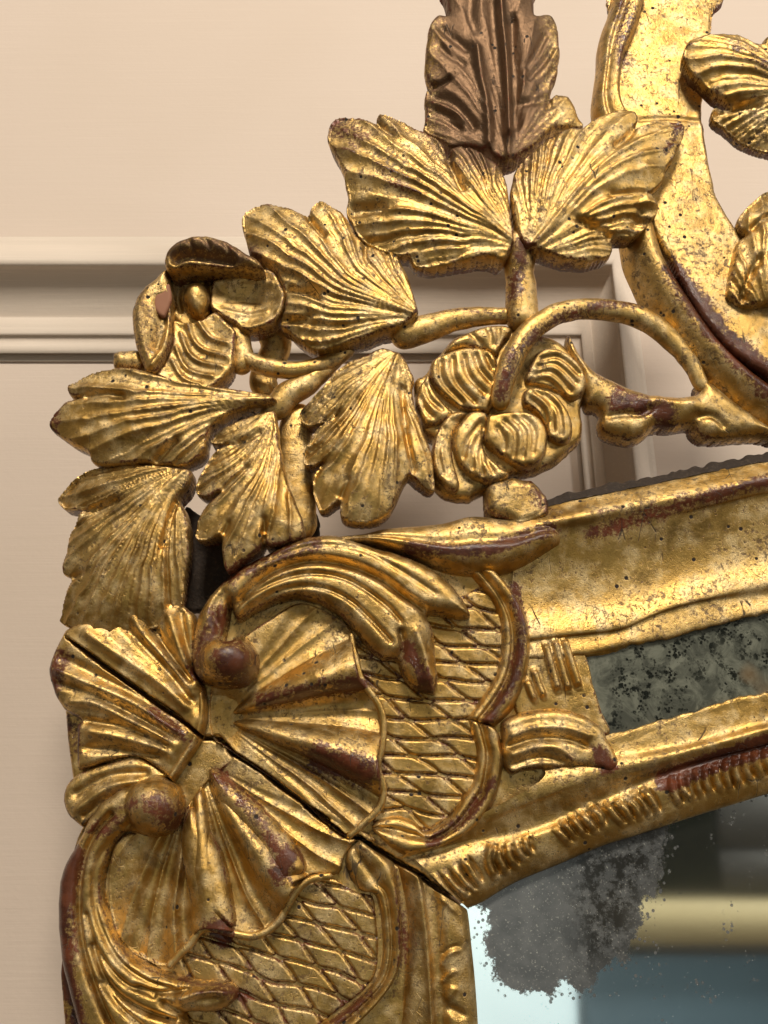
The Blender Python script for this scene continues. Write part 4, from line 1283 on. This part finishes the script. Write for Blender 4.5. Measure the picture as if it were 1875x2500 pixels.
relief('leaf', P('B', (983, 380), (1020, 322), (1100, 290), (1250, 283), (1400, 300), (1520, 340), (1600, 362), (1625, 320), (1680, 308), (1850, 330), (1900, 1250), (1750, 1215), (1650, 1192), (1560, 1162), (1450, 1112), (1340, 1022), (1232, 932), (1220, 880), (1245, 858), (1380, 852), (1300, 800), (1200, 722), (1120, 640), (1060, 600), (1000, 500), (975, 440)),
       root, d=86, E=7, R=12, dome=14, thick=46, fan=dict(mid=P('B', (1990, 900), (1800, 720), (1550, 560), (1300, 440), (1040, 370)), n=19, amp=9, rib=4, a0=.10, g=1.4, seed=17),
       strokes=[(P('B', (1250, 860), (1380, 850), (1600, 880)), 10, -20)])
relief('leaf', J(P('B', (1495, 1885), (1440, 1830), (1430, 1750), (1480, 1680), (1560, 1600), (1660, 1532), (1850, 1480), (1950, 1500)), P('C', (1950, 500), (1700, 475), (1600, 487), (1450, 482), (1380, 440), (1335, 390), (1345, 290), (1370, 150), (1395, 20)), P('B', (1420, 1950))),
       root, d=70, E=7, R=12, dome=14, thick=46, fan=dict(mid=P('C', (1750, 700), (1640, 350), (1640, 50), (1700, -300)), n=19, amp=9, rib=4, a0=.10, g=1.4, seed=19),
       strokes=[(P('B', (1495, 1885), (1600, 1800), (1700, 1740)), 9, -14), (P('C', (1440, 480), (1480, 300), (1580, 110)), 10, -14)])
relief('bud', P('E', (465, 160), (500, 132), (570, 122), (630, 135), (650, 200), (620, 245), (520, 245), (470, 235)), root, d=14, E=24, R=24, thick=30, wob=3)

# --- flower on the right -------------------------------------------------------------------------------
fl = relief('flower', P('F', (690, 560), (740, 515), (790, 450), (880, 340), (1000, 280), (1150, 255), (1300, 280), (1450, 330), (1540, 400), (1600, 500), (1622, 600), (1592, 700), (1595, 860), (1522, 935), (1450, 1000), (1330, 1050), (1200, 1062), (1090, 1142), (960, 1196), (850, 1172), (785, 1100), (785, 1000), (795, 880), (740, 830), (700, 700)),
            root, d=12, E=22, R=20, thick=50, wob=3, label='open five-petalled rose with the curved branch growing into it')
PET = dict(parent=fl, E=13, R=19, dome=10, thick=34, wob=1.6, grow=1.10)


def arcs(c, rows, wd=7, am=7):
    return [(P(c, *r), wd, am) for r in rows]


relief('petal', P('F', (1000, 290), (1080, 265), (1180, 265), (1205, 300), (1155, 370), (1125, 425), (1050, 388), (950, 380), (865, 405), (905, 340)), d=26, **PET,
       strokes=arcs('F', [((1080, 270), (1100, 330), (1110, 390)), ((1140, 270), (1140, 330), (1125, 380)), ((980, 300), (1020, 340), (1060, 380))], 6, -6))
relief('petal', P('F', (798, 460), (860, 420), (950, 390), (1050, 394), (1112, 430), (1127, 500), (1117, 600), (1092, 685), (1070, 716), (980, 702), (900, 662), (828, 600), (788, 530)), d=36, **PET,
       strokes=arcs('F', [((830, 440), (840, 560), (960, 690)), ((890, 420), (910, 560), (1030, 690)), ((950, 410), (980, 540), (1080, 640)), ((1010, 405), (1040, 500), (1110, 580)), ((1070, 410), (1090, 460), (1120, 510))], 7, -8))
relief('petal', P('F', (770, 530), (790, 600), (850, 680), (892, 722), (862, 762), (782, 792), (742, 782), (710, 700), (704, 640), (740, 560)), d=28, **PET,
       strokes=arcs('F', [((745, 570), (770, 660), (850, 730)), ((720, 640), (750, 720), (800, 770))], 7, -7))
relief('petal', P('F', (800, 880), (788, 980), (810, 1060), (850, 1112), (902, 1142), (932, 1100), (905, 1000), (895, 900), (925, 810), (965, 750), (900, 738), (840, 790)), d=30, **PET,
       strokes=arcs('F', [((900, 760), (850, 900), (880, 1100)), ((930, 760), (875, 900), (900, 1060)), ((850, 800), (820, 950), (850, 1080))], 7, -7))
relief('petal', P('F', (1000, 738), (1082, 750), (1074, 840), (1064, 900), (1092, 960), (1150, 1012), (1187, 1046), (1150, 1082), (1080, 1092), (1000, 1062), (940, 1002), (908, 920), (913, 840), (950, 780)), d=36, **PET,
       strokes=arcs('F', [((1060, 770), (980, 880), (950, 990)), ((1070, 790), (1010, 920), (1000, 1050)), ((1070, 830), (1040, 960), (1060, 1080)), ((1075, 900), (1080, 990), (1120, 1070))], 7, -8))
relief('petal', P('F', (1090, 758), (1150, 738), (1250, 728), (1330, 748), (1382, 800), (1397, 870), (1382, 940), (1330, 1002), (1250, 1002), (1180, 962), (1110, 912), (1078, 850)), d=42, **PET,
       strokes=arcs('F', [((1160, 770), (1230, 850), (1220, 990)), ((1210, 750), (1280, 840), (1270, 990)), ((1260, 745), (1330, 830), (1320, 970)), ((1130, 800), (1170, 880), (1170, 950))], 8, -7))
relief('petal', P('F', (1290, 620), (1350, 600), (1430, 630), (1500, 700), (1532, 780), (1522, 862), (1470, 882), (1410, 852), (1390, 780), (1340, 720), (1285, 690)), d=36, **PET,
       strokes=arcs('F', [((1330, 610), (1420, 700), (1440, 850)), ((1380, 620), (1460, 720), (1480, 870)), ((1300, 650), (1380, 720), (1410, 800))], 7, -8))
relief('petal', P('F', (1400, 390), (1480, 400), (1560, 460), (1602, 540), (1592, 612), (1530, 652), (1470, 612), (1380, 572), (1300, 560), (1318, 480), (1350, 420)), d=32, **PET,
       strokes=arcs('F', [((1320, 530), (1430, 520), (1540, 630)), ((1340, 490), (1450, 480), (1570, 590)), ((1360, 450), (1470, 440), (1590, 540)), ((1310, 560), (1400, 560), (1490, 620))], 7, -8))

# --- flower on the left -------------------------------------------------------------------------------
fl2 = relief('flower', P('D', (330, 470), (560, 450), (800, 470), (860, 600), (780, 780), (640, 800), (500, 840), (380, 840), (300, 700), (300, 560)), root, d=20, E=20, R=10, thick=60, wob=3,
             strokes=[(P('D', (380, 540), (365, 660), (390, 760)), 8, -8), (P('D', (545, 540), (555, 660), (540, 760)), 8, -12)], label='flower with a chipped petal at the left end')
relief('seed_knob', P('D', (400, 600), (460, 560), (520, 575), (550, 640), (540, 720), (490, 762), (425, 740), (390, 670)), fl2, d=30, E=34, R=40, thick=10, wob=3)
relief('petal', P('D', (555, 560), (600, 535), (750, 495), (850, 488), (922, 510), (965, 580), (990, 655), (974, 745), (932, 806), (850, 840), (740, 846), (690, 800), (610, 752), (545, 690)), fl2, d=46, E=10, R=20, dome=-24, thick=50, wob=2,
       strokes=[(P('D', (640, 570), (780, 550), (930, 590)), 7, 4), (P('D', (620, 650), (780, 660), (950, 680)), 7, -3), (P('D', (620, 720), (760, 750), (900, 740)), 7, 4)], tilt=(.12, .03))
relief('petal', P('D', (335, 780), (420, 796), (520, 766), (580, 728), (652, 790), (699, 850), (694, 950), (684, 1060), (642, 1124), (560, 1194), (480, 1219), (400, 1194), (300, 1154), (246, 1110), (290, 1040), (330, 920)), fl2, d=52, E=9, R=20, dome=-16, thick=50, wob=2,
       strokes=arcs('D', [((420, 800), (480, 930), (660, 1010)), ((380, 850), (450, 1000), (640, 1070)), ((480, 790), (550, 880), (670, 930)), ((350, 930), (420, 1070), (590, 1130)), ((330, 1010), (400, 1130), (520, 1180))], 6, 8), tilt=(.02, .10))
lp = relief('petal', P('D', (300, 480), (230, 540), (170, 590), (120, 660), (95, 740), (105, 850), (130, 950), (160, 1040), (180, 1092), (240, 1092), (290, 1022), (332, 900), (328, 800), (334, 700), (330, 600), (312, 520)), fl2, d=56, E=26, R=30, thick=60, wob=3,
       strokes=[(P('D', (305, 500), (322, 650), (322, 820), (290, 960), (215, 1080)), 6, 9), (P('D', (272, 640), (285, 760), (262, 880), (225, 990)), 15, -20)], label='chipped petal with bare wood showing')
relief('petal', P('D', (280, 430), (325, 368), (400, 322), (480, 302), (580, 312), (680, 348), (765, 398), (830, 440), (862, 490), (800, 500), (700, 480), (600, 478), (500, 482), (400, 490), (310, 490), (284, 460)), fl2, d=92, E=20, R=30, thick=70, wob=2.5, tilt=(0, -.10),
       strokes=[(P('D', (320, 460), (420, 420), (560, 430), (720, 458)), 13, -26), (P('D', (500, 305), (545, 360), (560, 400)), 6, -6), (P('D', (590, 318), (640, 365), (670, 410)), 6, -6), (P('D', (420, 325), (450, 370), (460, 400)), 6, -6), (P('D', (670, 350), (710, 390), (740, 430)), 6, -5)])
M_RAW = plain('bare_reddish_wood', (.36, .16, .085), .7)
M_GESSO = plain('chipped_white_gesso', (.78, .74, .66), .8)
relief('bare_wood_chip', P('M', (1262, 730), (1310, 700), (1350, 640), (1378, 650), (1385, 760), (1360, 860), (1325, 905), (1270, 870), (1245, 810)), fl2, d=82, E=8, R=5, thick=10, wob=2, mat=M_RAW, step=2, hs_scale=1)
relief('gesso_chip', P('M', (1190, 1155), (1230, 1190), (1280, 1215), (1318, 1218), (1300, 1235), (1260, 1225), (1215, 1200)), fl2, d=80, E=4, R=4, thick=8, wob=1, mat=M_GESSO, step=1.5, hs_scale=1)

# ------------------------------------------------------------------ what the mirror reflects (behind the camera)
def box(name, x0, x1, y0, y1, z0, z1, mat, label=None, cat=None, kind=None, parent=None):
    V = [(x0, y0, z0), (x1, y0, z0), (x1, y1, z0), (x0, y1, z0), (x0, y0, z1), (x1, y0, z1), (x1, y1, z1), (x0, y1, z1)]
    Q = [(0, 3, 2, 1), (4, 5, 6, 7), (0, 1, 5, 4), (1, 2, 6, 5), (2, 3, 7, 6), (3, 0, 4, 7)]
    o = mesh_obj(name, V, Q, mat, parent, smooth=False)
    if label:
        o['label'] = label
        o['category'] = cat
    if kind:
        o['kind'] = kind
    return o


M_BLUE = plain('blue_wall_paint', (.10, .17, .225), .6)
M_CREAM = plain('cream_ledge_paint', (.78, .66, .38), .5)
M_DARK = plain('dark_cabinet_wood', (.020, .030, .030), .5)
M_GREY = plain('grey_shutter_paint', (.10, .10, .098), .5)
M_PANE = plain('bright_window_pane', (.74, .86, .86), .4, emit=.85)
box('far_wall', -1.6, 2.6, -2.60, -2.55, -1.8, -0.86, M_BLUE, kind='structure')
win = empty('far_window')
win['label'] = 'bright pale window seen in the lower left of the mirror glass'
win['category'] = 'window'
box('pane', -.10, .575, -2.53, -2.51, -1.5, -.25, M_PANE, parent=win)
box('window_frame', .575, .60, -2.545, -2.50, -1.5, -.2, M_BLUE, parent=win)
led = empty('far_ledge')
led['label'] = 'cream ledge seen as a pale band across the mirror glass'
led['category'] = 'ledge'
box('ledge_board', .602, 2.6, -2.545, -2.42, -.815, -.70, M_CREAM, parent=led)
box('ledge_lip', .602, 2.6, -2.545, -2.46, -.855, -.818, M_GREY, parent=led)
cab = empty('far_cabinet')
cab['label'] = 'dark cabinet with grey shelves seen at the top of the mirror glass'
cab['category'] = 'cabinet'
box('cabinet_body', .602, 2.6, -2.60, -2.50, -.69, .9, M_DARK, parent=cab)
box('shutter', 1.02, 1.6, -2.495, -2.47, -.67, -.56, M_GREY, parent=cab)
box('shutter', 1.02, 1.6, -2.495, -2.46, -.55, -.36, M_GREY, parent=cab)
